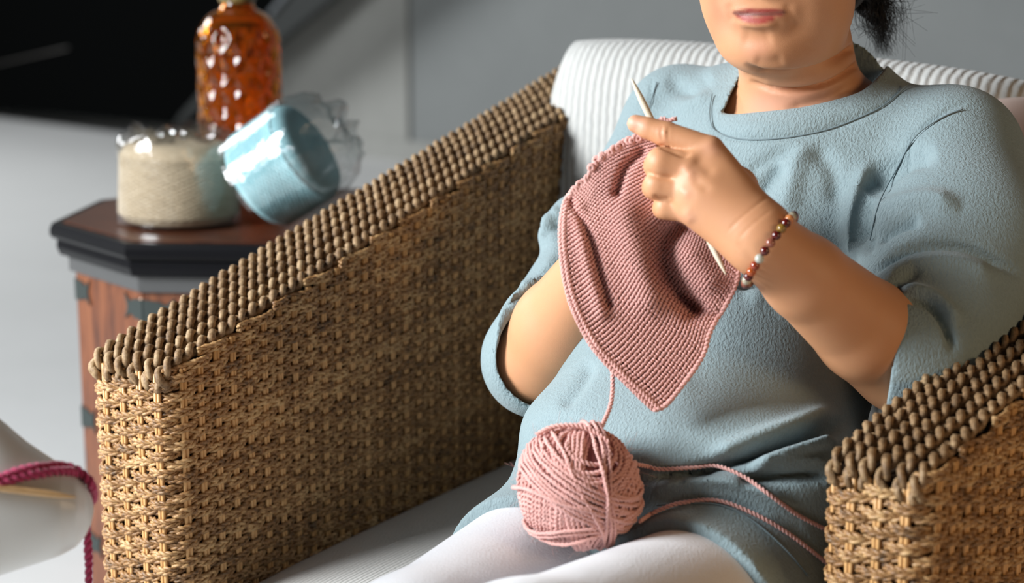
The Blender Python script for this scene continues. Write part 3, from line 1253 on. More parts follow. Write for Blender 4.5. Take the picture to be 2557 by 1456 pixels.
BV, BF = body.mesh()
BV = relax(BV, BF, 2, .45)
head_d, neck_d = (1.70, 1.92), (1.72, 2.02)
hd_d = (1.55, 1.70)
BV = sculpt(BV, BF, [
    # mouth line, chin dent, cheek fold
    ([(1834, 33), (1860, 34), (1888, 32), (1925, 33), (1957, 31)], 6, -.0022, head_d),
    ([(1850, 92), (1890, 100), (1930, 90)], 22, -.0018, head_d),
    ([(1962, 5), (1974, 35), (1984, 75)], 12, -.0016, head_d),
    ([(1822, 20), (1826, 45)], 10, -.0015, head_d),
    ([(1880, 150), (1920, 158), (1960, 148)], 16, -.0016, head_d),
    # double chin and the neck folds
    ([(1858, 158), (1900, 182), (1960, 186), (2030, 176), (2090, 150), (2140, 110), (2160, 70)], 7, -.0100, neck_d),
    ([(1870, 202), (1930, 222), (2000, 225), (2070, 205), (2130, 170), (2172, 130)], 7, -.0090, neck_d),
    ([(1870, 182), (1930, 203), (2000, 206), (2070, 190), (2140, 148)], 14, .0036, neck_d),
    ([(1960, 275), (2020, 262), (2080, 240), (2130, 215)], 14, -.0030, neck_d),
    # hand: webs between the fingers, knuckles, tendons
    ([(1640, 362), (1672, 374), (1705, 388), (1728, 384)], 5, -.0022, hd_d),
    ([(1612, 426), (1640, 440), (1684, 446)], 5, -.0016, hd_d),
    ([(1630, 488), (1652, 496), (1674, 497)], 5, -.0016, hd_d),
    ([(1776, 362), (1780, 380)], 16, .0006, hd_d),
    ([(1714, 426), (1722, 434)], 13, .0016, hd_d),
    ([(1704, 478), (1712, 484)], 13, .0016, hd_d),
    ([(1716, 536), (1722, 544)], 13, .0018, hd_d),
    ([(1748, 406), (1768, 425)], 16, -.0014, hd_d),
    ([(1742, 455), (1760, 468)], 14, -.0012, hd_d),
    ([(1655, 314), (1651, 334), (1655, 352)], 4, -.0010, hd_d),
    ([(1668, 316), (1667, 334), (1668, 350)], 4, -.0010, hd_d),
    ([(1660, 330), (1664, 338)], 10, .0010, hd_d),
    ([(1585, 326), (1592, 322)], 7, -.0006, hd_d),
    # wrist creases
    ([(1812, 582), (1850, 545), (1905, 500), (1930, 480)], 4, -.0005, hd_d),
    ([(1838, 602), (1880, 560), (1930, 520)], 4, -.0004, hd_d),
    ([(1850, 612), (1875, 640)], 10, -.0006, hd_d),
])
N = vnormals(BV, BF)
tint = np.tile(np.array([.62, .305, .148]), (len(BV), 1))


def paint(line, width, col, amt, dl):
    w = (stroke_w(BV, N, line, width, dl, fade=False) * amt).clip(0, 1)[:, None]
    global tint
    tint = tint * (1 - w) + np.asarray(col) * w


paint([(1812, 60), (1800, 20)], 40, (.66, .27, .19), .35, head_d)
paint([(1880, 130), (1900, 120)], 30, (.68, .30, .20), .4, head_d)
paint([(1846, 36), (1868, 31), (1890, 32), (1925, 31), (1948, 33)], 8, (.28, .018, .018), 2.0, head_d)
paint([(1858, 44), (1890, 52), (1925, 45)], 8, (.36, .032, .030), 1.8, head_d)
paint([(1834, 32), (1860, 35), (1888, 36), (1925, 35), (1957, 30)], 5.5, (.09, .010, .010), 1.1, head_d)
for kx, ky in ((1718, 430), (1706, 480), (1716, 540), (1776, 368)):
    paint([(kx - 8, ky), (kx + 8, ky + 4)], 20, (.70, .36, .24), .4, hd_d)
paint([(1578, 306), (1592, 312)], 18, (.74, .42, .33), .6, hd_d)
paint([(1650, 320), (1655, 350)], 14, (.58, .27, .15), .4, hd_d)
paint([(1900, 262), (2050, 250)], 40, (.66, .34, .26), .5, neck_d)

person = thing('person', (*pelvis[:2], 0), 'woman in a blue grey tunic and pale leggings, seated and knitting', 'person')
mesh_obj('body', BV, BF, m_skin.m, person, True, tint)

# --- eyes and hair (mostly above the frame)
for s_ in (1, -1):
    q = MB(); q.lathe([(.012 * math.sin(t), -.012 * math.cos(t)) for t in np.linspace(0, math.pi, 12)], 16, H(s_ * .031, .076, .012), np.stack([hl, hu, hf], 1))
    ey = q.build('eye', plain('eye_white', (.75, .72, .68), .2).m, person)
    q = MB(); q.lathe([(0, .0123), (.0055, .0110), (.0056, .0100)][::-1], 16, H(s_ * .031, .0765, .012), np.stack([hl, hu, hf], 1))
    q.build('iris', plain('dark_iris', (.03, .015, .008), .15).m, ey)
m_hair = plain('black_hair', (.008, .007, .007), .42).m
hair = Field(axis_grid(.10, .52, .0045, []), axis_grid(1.65, 2.20, .0045, []), axis_grid(.90, 1.36, .0045, []))
hair.ell(H(0, -.022, .052), HEAD, (.084, .100, .100), .02)
hair.ell(H(.052, -.055, -.02), HEAD, (.032, .048, .075), .03)
hair.ell(H(-.050, -.055, -.02), HEAD, (.032, .048, .075), .03)
hair.ell(H(0, -.085, -.03), HEAD, (.055, .045, .055), .03)
hair.cone(H(.01, -.100, -.05), P(2200, 70, 2.02), .024, .004, .02)
hair.ell(H(0, .075, -.005), HEAD, (.080, .082, .086), .012, 'sub')
hv, hfc = hair.mesh()
hv = relax(hv, hfc, 3, .5)
hair_o = mesh_obj('hair', hv, hfc, m_hair, person, True)
q = MB()
rg = np.random.default_rng(4)
for i in range(420):
    a = P(2150 + rg.uniform(0, 70), -45 + rg.uniform(-50, 50), 1.99 + rg.normal() * .02)
    if i < 300:
        b = P(2205 + rg.normal() * 17, 112 + rg.uniform(-40, 30), 2.03 + rg.normal() * .01)
        m_ = P(2195 + rg.normal() * 22, 45 + rg.normal() * 14, 2.0 + rg.normal() * .015)
    elif i < 375:
        m_ = P(2180 + rg.normal() * 30, 30 + rg.normal() * 20, 1.99 + rg.normal() * .02)
        b = P(2178 + rg.normal() * 32, 80 + rg.normal() * 24, 1.99 + rg.normal() * .02)
    else:
        m_ = P(2235 + rg.normal() * 16, 20 + rg.normal() * 24, 1.99)
        b = P(2268 + rg.normal() * 28, 65 + rg.normal() * 50, 1.99)
    q.tube(catmull([a, m_, b], 9), np.linspace(.00030, .00012, 9), k=3)
o_ = q.build('loose_hair', m_hair, person)
o_['kind'] = 'stuff'

# ------------------------------------------------------------------ leggings
pf = Field(axis_grid(-.35, .55, .0050, []), axis_grid(1.20, 2.1, .0050, []), axis_grid(.05, .68, .0050, []))
for h_, k_, an in ((hip_r, kn_r, -.02), (hip_l, kn_l, .02)):
    ank = np.array([k_[0] - .02 + an, k_[1] - .02, .12])
    pf.cone(h_, k_, .0865, .064, .012)
    pf.cone(k_, ank, .062, .040, .03)
pf.ell(pelvis + bf * -.03 - up * .04, BODY, (.17, .12, .10), .04)
pv_, pfc = pf.mesh()
pv_ = relax(pv_, pfc, 3, .5)
mesh_obj('leggings', pv_, pfc, m_pants.m, person, True)

# ------------------------------------------------------------------ tunic
tf = Field(axis_grid(-.10, .62, .0042, [(-.04, .50, .0030)]), axis_grid(1.50, 2.25, .0042, [(1.60, 2.00, .0032)]), axis_grid(.38, 1.06, .0042, [(.80, 1.05, .0030)]))
tf.ell(chest, BODY, (.190, .120, .185), .05)
tf.cone(sh_r - up * .01, sh_l - up * .012, .064, .066, .05)
tf.ell(chest + bf * .085 + bl * .085 - lean * .03, BODY, (.088, .060, .085), .05)
tf.ell(chest + bf * .085 - bl * .085 - lean * .03, BODY, (.088, .060, .085), .05)
tf.ell(belly, BODY, (.165, .135, .165), .05)
tf.ell(P(1720, 1130, 1.80), BODY, (.185, .120, .085), .05)
tf.ell(pelvis - up * .02, BODY, (.195, .145, .10), .05)
tf.ell(neck0 + bf * .050 - up * .085, BODY, (.145, .070, .085), .05)
# neck rise of the shoulders
nb_ = neck0 - up * .035
tf.cone(nb_, (nb_ + sh_l) / 2 + up * .012, .072, .066, .04)
tf.cone(nb_, (nb_ + sh_r) / 2 + up * .012, .072, .066, .04)
tf.cone(neck0 - up * .03, neck0 + up * .028 + bl * .008 - bf * .012, .090, .078, .035)
# skirt over the thighs up to the hem
for h_, k_ in ((hip_r, kn_r), (hip_l, kn_l)):
    tf.cone(h_, h_ + (k_ - h_) * .62, .098, .082, .05)
hem_n = norm(norm(kn_r - hip_r) + norm(kn_l - hip_l))
hem_r, hem_l = P(1285, 1205, 1.72), P(1760, 1286, 1.62)
hn_r, hn_l = norm(kn_r - hip_r + up * .02), norm(kn_l - hip_l - up * .10)
split = (hip_r + hip_l + kn_r + kn_l) / 4
lo, hi = np.array([-.3, 1.3, .2]), np.array([.7, 2.2, .70])
# two hem planes, meeting between the legs
sl = tf.sub(lo, hi)
X, Y, Z = tf.pts(sl)
d_r = (X - hem_r[0]) * hn_r[0] + (Y - hem_r[1]) * hn_r[1] + (Z - hem_r[2]) * hn_r[2]
d_l = (X - hem_l[0]) * hn_l[0] + (Y - hem_l[1]) * hn_l[1] + (Z - hem_l[2]) * hn_l[2]
lat = norm(np.cross(hem_n, up))
if lat @ bl < 0: lat = -lat
wl = (X - split[0]) * lat[0] + (Y - split[1]) * lat[1]
wt = np.clip(wl / .10 * .5 + .5, 0, 1)
tf.f[sl] = np.maximum(tf.f[sl], (d_r * (1 - wt) + d_l * wt).astype(np.float32))
# sleeves: modelled apart, cut at the cuffs, then sewn to the trunk
sf = Field(*tf.ax)
cr = el_r + (wr_r - el_r) * .10
cl_ = el_l + (wr_l - el_l) * .06
sf.chain([sh_r, P(1535, 590, 2.06), el_r], [.060, .060, .062], .03)
sf.cone(el_r, cr + (cr - el_r) * 1.2, .062, .064, .01)
sf.chain([sh_l, P(2400, 640, 1.83), el_l + np.array([.016, .01, .012])], [.078, .090, .078], .035)
sf.cone(el_l + np.array([.010, .004, .004]), cl_ + (cl_ - el_l) * 1.5, .066, .0575, .02)
sf.cone(el_l + np.array([.006, 0, .002]), el_l + np.array([.045, .03, .03]), .064, .070, .02)
sf.cone(P(2255, 780, 1.765), P(2310, 690, 1.79), .052, .060, .02)
for el, wr, zc_, dep, cpt, cn, rad in ((el_r, wr_r, .125, .055, P(1372, 886, 1.925), norm(norm(wr_r - el_r) + np.array([.10, -.75, -.35])), .0580),
                             (el_l, wr_l, .059, .003, P(2228, 872, 1.72), norm(np.array([-.97, .20, .08])), .0535)):
    sf.half(cpt, cn, cpt - .125, cpt + np.array([.125, .125, zc_]))
    sf.cone(cpt - cn * dep, cpt + cn * .03, rad * .94, rad, .004, 'sub')
sf.cone(P(1374, 585, 2.03), P(1420, 545, 2.05), .014, .022, .02)
full = tuple(slice(0, n_) for n_ in tf.f.shape)
tf.merge(full, sf.f, .022)


# neck opening: the outline of the neckline, swept back into the collar
def poly_sd(px, poly):
    best = np.full(px.shape[:-1], 1e9)
    inside = np.zeros(px.shape[:-1], bool)
    for a, b in zip(poly, np.roll(poly, -1, 0)):
        ab = b - a
        t = np.clip(((px - a) @ ab) / (ab @ ab), 0, 1)
        best = np.minimum(best, np.linalg.norm(px - a - t[..., None] * ab, axis=-1))
        c1 = (a[1] > px[..., 1]) != (b[1] > px[..., 1])
        xi = (b[0] - a[0]) * (px[..., 1] - a[1]) / (b[1] - a[1] + 1e-12) + a[0]
        inside ^= c1 & (px[..., 0] < xi)
    return np.where(inside, -best, best)


NECK = catmull(np.array([(1846, 120), (1852, 175), (1836, 215), (1822, 240), (1812, 268), (1802, 281), (1830, 285), (1900, 279), (2000, 268), (2090, 248), (2150, 228), (2195, 190), (2215, 162), (2244, 122), (2240, 60), (2000, -60), (1846, 60)], float), 120)
sl = tf.sub(P(1780, 320, 1.8) + np.array([0, -.3, -.03]), P(2290, 20, 2.2) + np.array([.02, .3, .12]))
X, Y, Z = np.meshgrid(*[a[s] for a, s in zip(tf.ax, sl)], indexing='ij')
q_, d_ = proj(np.stack([X, Y, Z], -1).reshape(-1, 3).astype(float))
sd = poly_sd(q_, NECK).reshape(X.shape) * d_.reshape(X.shape) / F_PX
# the back of the collar stays standing behind the neck
back = (X - neck0[0]) * bf[0] + (Y - neck0[1]) * bf[1]
cut = np.maximum(sd, -(back + .060))
tf.f[sl] = np.maximum(tf.f[sl], -cut.astype(np.float32))
TV, TF = tf.mesh()
TV = relax(TV, TF, 2, .4)
tor = (1.6, 2.0)
sleeve = (1.60, 1.90)
TV = sculpt(TV, TF, [
    # collar band and its seam
    ([(1778, 240), (1774, 290), (1792, 330), (1850, 347), (1950, 345), (2060, 325), (2150, 292), (2215, 258), (2290, 182)], 7, -.0024),
    ([(1800, 305), (1850, 318), (1950, 312), (2050, 295), (2140, 265), (2200, 230)], 22, .0030),
    # left armhole seam and armpit folds
    ([(2420, 250), (2350, 285), (2285, 340), (2245, 410), (2200, 500), (2170, 600)], 5, -.0026, sleeve),
    ([(2170, 490), (2205, 440), (2260, 400), (2340, 385)], 24, -.0140, sleeve),
    ([(2165, 640), (2170, 560), (2195, 500)], 14, -.0090, sleeve),
    ([(2160, 570), (2230, 520), (2320, 500), (2400, 520)], 24, .0110, sleeve),
    ([(2180, 605), (2240, 565), (2300, 550)], 13, -.0110, sleeve),
    ([(2165, 690), (2250, 630), (2330, 610), (2430, 622), (2557, 690)], 11, -.0110, sleeve),
    ([(2180, 720), (2280, 662), (2400, 660), (2500, 710)], 20, .0080, sleeve),
    ([(2200, 740), (2260, 700), (2300, 670)], 12, -.0040, sleeve),
    ([(2235, 735), (2320, 760), (2365, 820), (2380, 880)], 10, -.0110, sleeve),
    ([(2245, 720), (2330, 740), (2400, 810)], 14, .0080, sleeve),
    ([(2180, 400), (2140, 480), (2120, 580), (2140, 680)], 22, .0110, tor),
    # breast and waist
    ([(1860, 440), (1900, 410), (1950, 385), (2010, 372)], 16, -.0045, tor),
    ([(1895, 500), (1920, 450), (1960, 410)], 20, -.0080, tor),
    ([(2000, 350), (1980, 450), (1960, 540)], 28, .0070, tor),
    ([(2030, 360), (2080, 430), (2090, 520)], 24, -.0060, tor),
    ([(1830, 715), (1880, 705), (1930, 712), (2000, 745)], 14, -.0120, tor),
    ([(1860, 740), (1930, 742), (2010, 790)], 26, .0060, tor),
    # shoulder on the far side
    ([(1630, 190), (1615, 290), (1570, 380)], 5, -.0022),
    ([(1660, 200), (1720, 220), (1780, 190)], 20, -.0050),
    ([(1640, 330), (1700, 270), (1780, 230)], 16, .0040),
    ([(1620, 260), (1690, 230), (1750, 240)], 14, -.0030),
    # far sleeve
    ([(1345, 590), (1390, 560), (1420, 560)], 12, -.0060, (1.85, 2.15)),
    ([(1340, 560), (1370, 545), (1400, 520)], 12, .0060, (1.85, 2.15)),
    ([(1380, 520), (1400, 600), (1400, 660)], 14, -.0040, (1.85, 2.15)),
    ([(1290, 720), (1340, 700), (1390, 640)], 14, .0050, (1.85, 2.15)),
    ([(1245, 765), (1290, 745), (1340, 735)], 9, -.0060, (1.85, 2.15)),
    # lap folds
    ([(2120, 1050), (2030, 1085), (1930, 1115), (1830, 1150), (1740, 1178), (1640, 1190)], 16, -.0260),
    ([(2090, 1020), (1980, 1065), (1860, 1110), (1760, 1150)], 24, .0110),
    ([(2090, 1105), (2000, 1120), (1930, 1138), (1870, 1165)], 17, .0180),
    ([(2075, 1185), (1980, 1190), (1900, 1196), (1840, 1204)], 12, -.0190),
    ([(2070, 1150), (1980, 1152), (1930, 1160)], 10, .0060),
    ([(1610, 1222), (1700, 1198), (1800, 1200), (1900, 1225), (2000, 1275)], 15, .0110),
    ([(1620, 1192), (1700, 1184), (1790, 1185)], 9, -.0070),
    ([(1620, 1258), (1720, 1240), (1820, 1252), (1920, 1290)], 12, -.0050),
    ([(1640, 950), (1700, 960)], 40, .0040),
    ([(1480, 900), (1450, 960), (1400, 1020)], 16, -.0050),
    ([(1330, 1080), (1400, 1060), (1480, 1060)], 14, -.0030),
])
mesh_obj('tunic', TV, TF, m_tunic.m, person, True)
# rolled edge of the two cuffs


def surf_d(px, py, sets, r=7):
    """depth of the nearest modelled cloth behind a photo pixel"""
    best = 9.0
    for q_, d_ in sets:
        m = (np.abs(q_[:, 0] - px) < r) & (np.abs(q_[:, 1] - py) < r)
        if m.any(): best = min(best, float(np.percentile(d_[m], 5)))
    return best


CLOTH = [proj(TV), proj(pv_)]

m_seam = fabric('blue_grey_seam', (.12, .17, .185), (.17, .23, .25), 500, .0004).m


def seam(line, r=.0008, sets=None, lift=-.0006):
    fine = catmull(np.array(line, float), 70)
    d = np.array([surf_d(x, y, [CLOTH[0]], 9) for x, y in fine])
    d = np.where(d > 5, np.nan, d)
    ok = ~np.isnan(d)
    if ok.sum() < 5: return
    d = np.interp(np.arange(len(d)), np.where(ok)[0], d[ok])
    d = np.convolve(np.pad(d, 4, 'edge'), np.ones(9) / 9, 'valid') - lift
    q = MB(); q.tube([P(x, y, k_) for (x, y), k_ in zip(fine, d)], r, k=6)
    q.build('seam', m_seam, person)


seam([(1778, 235), (1772, 285), (1786, 326), (1850, 347), (1950, 345), (2060, 325), (2150, 292), (2215, 258), (2268, 212)])
seam([(2404, 272), (2350, 295), (2285, 342), (2240, 420), (2196, 505), (2172, 600)])
seam([(1640, 205), (1614, 290), (1572, 390), (1545, 440)])
seam([(1640, 1262), (1720, 1256), (1800, 1262), (1880, 1300), (1960, 1370), (2020, 1440)])

# ------------------------------------------------------------------ knitting
m_pink = Mat('dusty_pink_wool').set(Roughness=.92)
m_pink.b.inputs['Sheen Weight'].default_value = .35
m_pink.b.inputs['Sheen Tint'].default_value = (1, .85, .88, 1)
n = m_pink.noise(m_pink.coord(), 900, 2)
n2 = m_pink.noise(m_pink.coord(), 30, 2)
m_pink.color(m_pink.mix(m_pink.math('ADD', m_pink.math('MULTIPLY', n, .6), m_pink.math('MULTIPLY', n2, .4)), (.57, .275, .235), (.83, .480, .430)))
m_pink.bump(n, .0006, .8)
m_pink = m_pink.m
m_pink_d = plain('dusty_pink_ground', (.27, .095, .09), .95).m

Tp, Rp, Ap, Np = (1634, 1026), (1846, 630), (1428, 478), (1630, 330)
EL = catmull(np.array([Tp, (1560, 955), (1480, 868), (1425, 760), (1402, 650), (1400, 560), (1410, 505), Ap], float), 200)
ER_ = catmull(np.array([Tp, (1672, 1003), (1752, 895), (1774, 828), (1836, 715), Rp], float), 200)
ET = catmull(np.array([Ap, (1470, 440), (1494, 395), (1540, 360), (1590, 338), Np], float), 200)
EN = catmull(np.array([Rp, (1838, 606), (1790, 596), (1730, 570), (1690, 545), (1668, 500), (1650, 430), (1640, 370), Np], float), 200)


def ev(E, t):
    return np.stack([np.interp(t, np.linspace(0, 1, 200), E[:, k]) for k in (0, 1)], -1)


def coons(u, v_):
    a, b, c, d = ev(EL, v_), ev(EN, v_), ev(ER_, u), ev(ET, u)
    u_, w_ = u[..., None], v_[..., None]
    A_, B_, C_, D_ = [np.array(q, float) for q in (Tp, Rp, Ap, Np)]
    return (1 - u_) * a + u_ * b + (1 - w_) * c + w_ * d - ((1 - u_) * (1 - w_) * A_ + u_ * (1 - w_) * B_ + (1 - u_) * w_ * C_ + u_ * w_ * D_)


def gline(px, line, w):
    line = catmull(np.array(line, float), 16)
    best = np.full(px.shape[:-1], 1e9)
    for a, b in zip(line[:-1], line[1:]):
        ab = b - a
        t = np.clip(((px - a) @ ab) / (ab @ ab), 0, 1)
        best = np.minimum(best, np.linalg.norm(px - a - t[..., None] * ab, axis=-1))
    return np.exp(-(best / w) ** 2)


def knit_d(px, u, v_):
    d = 1.668 + .014 * (1 - u) * v_ + .010 * u * (1 - v_)
    d = d + .024 * gline(px, [(1700, 560), (1662, 600), (1660, 660), (1690, 720), (1730, 770)], 26)
    d = d + .007 * gline(px, [(1425, 500), (1448, 545), (1478, 610), (1500, 690), (1520, 760)], 11)
    d = d + .010 * gline(px, [(1600, 380), (1560, 420), (1540, 480)], 12)
    d = d + .006 * gline(px, [(1700, 740), (1760, 780), (1810, 790)], 14)
    d = d - .010 * gline(px, [(1560, 540), (1590, 640), (1620, 740)], 42)
    d = d - .006 * gline(px, [(1730, 640), (1770, 700)], 34)
    d = d - .005 * gline(px, [(1440, 520), (1460, 640), (1500, 780)], 16)
    return d


def knit_p(u, v_, off=0.0):
    px = coons(u, v_)
    d = knit_d(px, u, v_) - off
    x = (px[..., 0] - CX) / F_PX * d
    y = (CY - px[..., 1]) / F_PX * d
    return np.stack([x, d * CP + y * SP, CAM_H - d * SP + y * CP], -1)


kc = P(1620, 700, 1.67)
kn = thing('knitting', kc, 'dusty pink knitted piece hanging from her raised hand', 'knitting')
g = np.linspace(0.004, .996, 90)
U, V2 = np.meshgrid(g, g, indexing='ij')
q = MB()
q.grid(knit_p(U, V2, -.0012)); q.grid(knit_p(U, V2, -.0045)[::-1])
q.build('ground_fabric', m_pink_d, kn)
nu_, nv_ = 36, 58
iu, iv = np.meshgrid(np.arange(nu_), np.arange(nv_), indexing='ij')
rg = np.random.default_rng(2)


def stitches(cols):
    """V shaped stitches of the given columns"""
    q = MB()
    iu, iv = np.meshgrid(cols, np.arange(nv_), indexing='ij')
    iu, iv = iu.ravel(), iv.ravel()
    K, R_ = 6, 4
    for sgn in (-1, 1):
        t = np.linspace(0, 1, R_)
        cu = (iu[:, None] + .5 + sgn * (.03 + .47 * t)[None, :] + rg.normal(size=(len(iu), 1)) * .03) / nu_
        cv = (iv[:, None] + (-.05 + .78 * t)[None, :] + rg.normal(size=(len(iu), 1)) * .04) / nv_
        cu, cv = np.clip(cu, 0.001, .999), np.clip(cv, 0.001, .999)
        bulge = np.array([-.0008, .0012, .0014, -.0006])
        C = knit_p(cu, cv)
        Cn = norm(np.array([0, 0, CAM_H]) - C)
        C = C + Cn * bulge[None, :, None]
        T = norm(np.gradient(C, axis=1))
        B = norm(np.cross(T, Cn))
        rad = np.array([.0009, .00180, .00185, .0010])
        a = np.arange(K) * 2 * math.pi / K
        ring = C[:, :, None, :] + rad[None, :, None, None] * (np.cos(a)[None, None, :, None] * Cn[:, :, None, :] * .9 + np.sin(a)[None, None, :, None] * B[:, :, None, :])
        n_ = len(iu)
        V = ring.reshape(-1, 3)
        base = (np.arange(n_) * R_ * K)[:, None, None]
        I, J = np.meshgrid(np.arange(R_ - 1), np.arange(K), indexing='ij')
        J2 = (J + 1) % K
        f = np.stack([I * K + J, I * K + J2, (I + 1) * K + J2, (I + 1) * K + J], -1).reshape(1, -1, 4)
        F = (f + base).reshape(-1, 4)
        q.add(V, F)
    return q


o_ = stitches(np.arange(nu_)).build('stitches', m_pink, kn)
o_['kind'] = 'stuff'


def edge_rope(name, ut, vt, pitch, off, rp, lift, n_=160):
    t = np.linspace(0, 1, n_)
    C = knit_p(ut(t), vt(t), lift)
    q = MB(); q.rope(C, None, pitch, off, rp, 2, 5, phase=1.0, jit=.1)
    q.build(name, m_pink, kn)


Z_ = lambda t: t * 0 + .002
O_ = lambda t: t * 0 + .998
edge_rope('cast_on_edge', lambda t: t, Z_, .0090, .0013, .0017, .001)
edge_rope('selvedge', Z_, lambda t: t, .0075, .0013, .0016, .000)
edge_rope('selvedge', lambda t: t * 0 + .035, lambda t: t, .0075, .0013, .0015, .0014)
edge_rope('selvedge', O_, lambda t: t * .5, .0080, .0013, .0018, .001, 90)
# live loops along the needle edge
for i, t in enumerate(np.linspace(.02, .99, 26)):
    q = MB()
    c = knit_p(np.array(t), np.array(.985), .002) + rg.normal(size=3) * .0008
    a = np.linspace(0, 2 * math.pi, 13)[:-1]
    e1 = norm(np.array([.75, 0, .55]) + rg.normal(size=3) * .25); e2 = norm(np.cross(e1, [.3, .8, .2]))
    q.tube(c + (.0021 + .0006 * math.sin(i * 2.7)) * (np.cos(a)[:, None] * e1 + np.sin(a)[:, None] * e2), .0020, k=6, closed=True)
    q.build('loop', m_pink, kn)
q = MB()
q.rope(catmull([P(1640, 306, 1.668), P(1655, 296, 1.664), P(1668, 302, 1.662), P(1680, 298, 1.660), P(1689, 297, 1.660)], 30), None, .006, .0011, .0013, 2, 5)
q.build('yarn_tail', m_pink, kn)

# knitting needle
m_needle = Mat('pale_bamboo').set(Roughness=.32)
n = m_needle.noise(m_needle.coord((60, 60, 8)), 5, 2)
m_needle.color(m_needle.mix(n, (.66, .56, .40), (.80, .73, .58)))
a, b = P(1577, 197, 1.668), P(1813, 686, 1.655)
q = MB()
t = np.array([0, .012, .05, .10, .14, .3, .5, .7, .86, .90, .95, .988, 1])
r = np.array([.0005, .0011, .0022, .0030, .0032, .0032, .0032, .0032, .0032, .0030, .0022, .0011, .0005])
q.tube(a + (b - a) * t[:, None], r, ref=[0, 1.0, 0], k=12)
tag(q.build('knitting_needle', m_needle.m), 'pale double pointed needle held in the pink knitting', 'knitting needle')

# ------------------------------------------------------------------ ball of yarn
BR_ = .0555
bc = P(1443, 1216, 1.655)
ball = thing('yarn_ball', bc, 'dusty pink ball of yarn resting between her thighs', 'yarn')
er, eu, ef = np.array([1., 0, 0]), np.array([0, SP, CP]), np.array([0, -CP, SP])
q = MB(); q.lathe([((BR_ - .002) * math.sin(t), -(BR_ - .002) * math.cos(t)) for t in np.linspace(0, math.pi, 24)], 40, bc)
q.build('wound_core', m_pink_d, ball)
rg = np.random.default_rng(9)


def bundle(n3, h0, h1, cnt, R, wob=.0015, sq=1.0, arc=None):
    n3 = norm(er * n3[0] + eu * n3[1] + ef * n3[2])
    x = norm(np.cross(n3, [.2, .3, .9])); y = np.cross(n3, x)
    for i in range(cnt):
        h = (h0 + (h1 - h0) * (i + .5) / cnt) * R
        rr = math.sqrt(max(R * R - h * h, 1e-5))
        a = np.linspace(0, 2 * math.pi, 92)[:-1]
        ph = rg.uniform(0, 6)
        C = bc + n3 * (h + wob * np.sin(2 * a + ph) + wob * .5 * np.sin(5 * a + ph))[:, None] + (rr + .0008 * np.sin(3 * a + ph))[:, None] * (np.cos(a)[:, None] * x + np.sin(a)[:, None] * y)
        q = MB()
        q.rope(C, norm(C - bc), .0095, .00110, .00142, 2, 5, closed=True, phase=ph)
        q.build('strand', m_pink, ball)


bundle((1, -.12, .25), -.98, -.02, 13, BR_ - .0012, .0008)       # upright winds on the left
bundle((1, -.02, .35), .0, .36, 6, BR_ - .0015, .0008)
bundle((.35, .90, -.10), -.97, -.35, 9, BR_ - .0020, .001)       # flat winds below
bundle((.85, .15, -.75), .10, .95, 10, BR_ - .0005, .0008)       # arcs on the right
bundle((.50, .84, .28), -.12, .52, 9, BR_ + .0028, .0012)        # thick diagonal band
bundle((-.20, .95, .25), -.56, -.34, 3, BR_ + .0040, .002)       # flat crossing strands
bundle((.25, .92, -.05), -.30, -.22, 1, BR_ + .0040, .002)
bundle((.94, .10, -.12), .20, .42, 3, BR_ + .0048, .0018)        # upright crossing strands
bundle((.90, .42, -.10), -.10, .02, 1, BR_ + .0036, .0018)
bundle((.85, -.50, .10), .48, .86, 6, BR_ + .0010, .0012)
bundle((.97, .05, .20), -.05, .24, 4, BR_ + .0006, .0012)
bundle((.15, .75, .70), .70, .97, 5, BR_ + .0010, .0010)
def lay(pts, lift=.0026):
    """a strand lying on her clothes along photo points"""
    fine = catmull(np.array(pts, float), 60)
    d = np.array([surf_d(x, y, CLOTH) for x, y in fine])
    for _ in range(3):
        d = np.minimum(d, np.convolve(np.pad(d, 2, 'edge'), np.ones(5) / 5, 'valid'))
    d = np.convolve(np.pad(d, 3, 'edge'), np.ones(7) / 7, 'valid') - lift
    return [P(x, y, k_) for (x, y), k_ in zip(fine, d)]


for pts in ([P(1496, 1080, 1.640), P(1510, 1050, 1.655), P(1524, 1015, 1.668), P(1530, 975, 1.678), P(1530, 925, 1.690)],
            [P(1598, 1302, 1.648)] + lay([(1622, 1286), (1650, 1272), (1700, 1256), (1790, 1250), (1880, 1282), (1965, 1330), (2050, 1395), (2100, 1440)]),
            [P(1590, 1160, 1.67)] + lay([(1620, 1166), (1650, 1172), (1730, 1168), (1790, 1164), (1860, 1192), (1930, 1242), (1990, 1285), (2060, 1322), (2110, 1350)]),
            [P(1340, 1085, 1.64), P(1380, 1066, 1.635), P(1440, 1063, 1.63), P(1490, 1082, 1.625), P(1520, 1105, 1.618)]):
    q = MB(); q.rope(catmull(pts, 160), None, .0085, .00105, .00135, 2, 5)
    q.build('loose_strand', m_pink, ball)
q = MB()
for i in range(160):
    n3 = norm(rg.normal(size=3))
    p0 = bc + n3 * BR_
    q.tube(catmull([p0, p0 + n3 * .004 + rg.normal(size=3) * .002, p0 + n3 * .007 + rg.normal(size=3) * .005], 5), .00010, k=3)
o_ = q.build('fuzz', m_pink, ball); o_['kind'] = 'stuff'

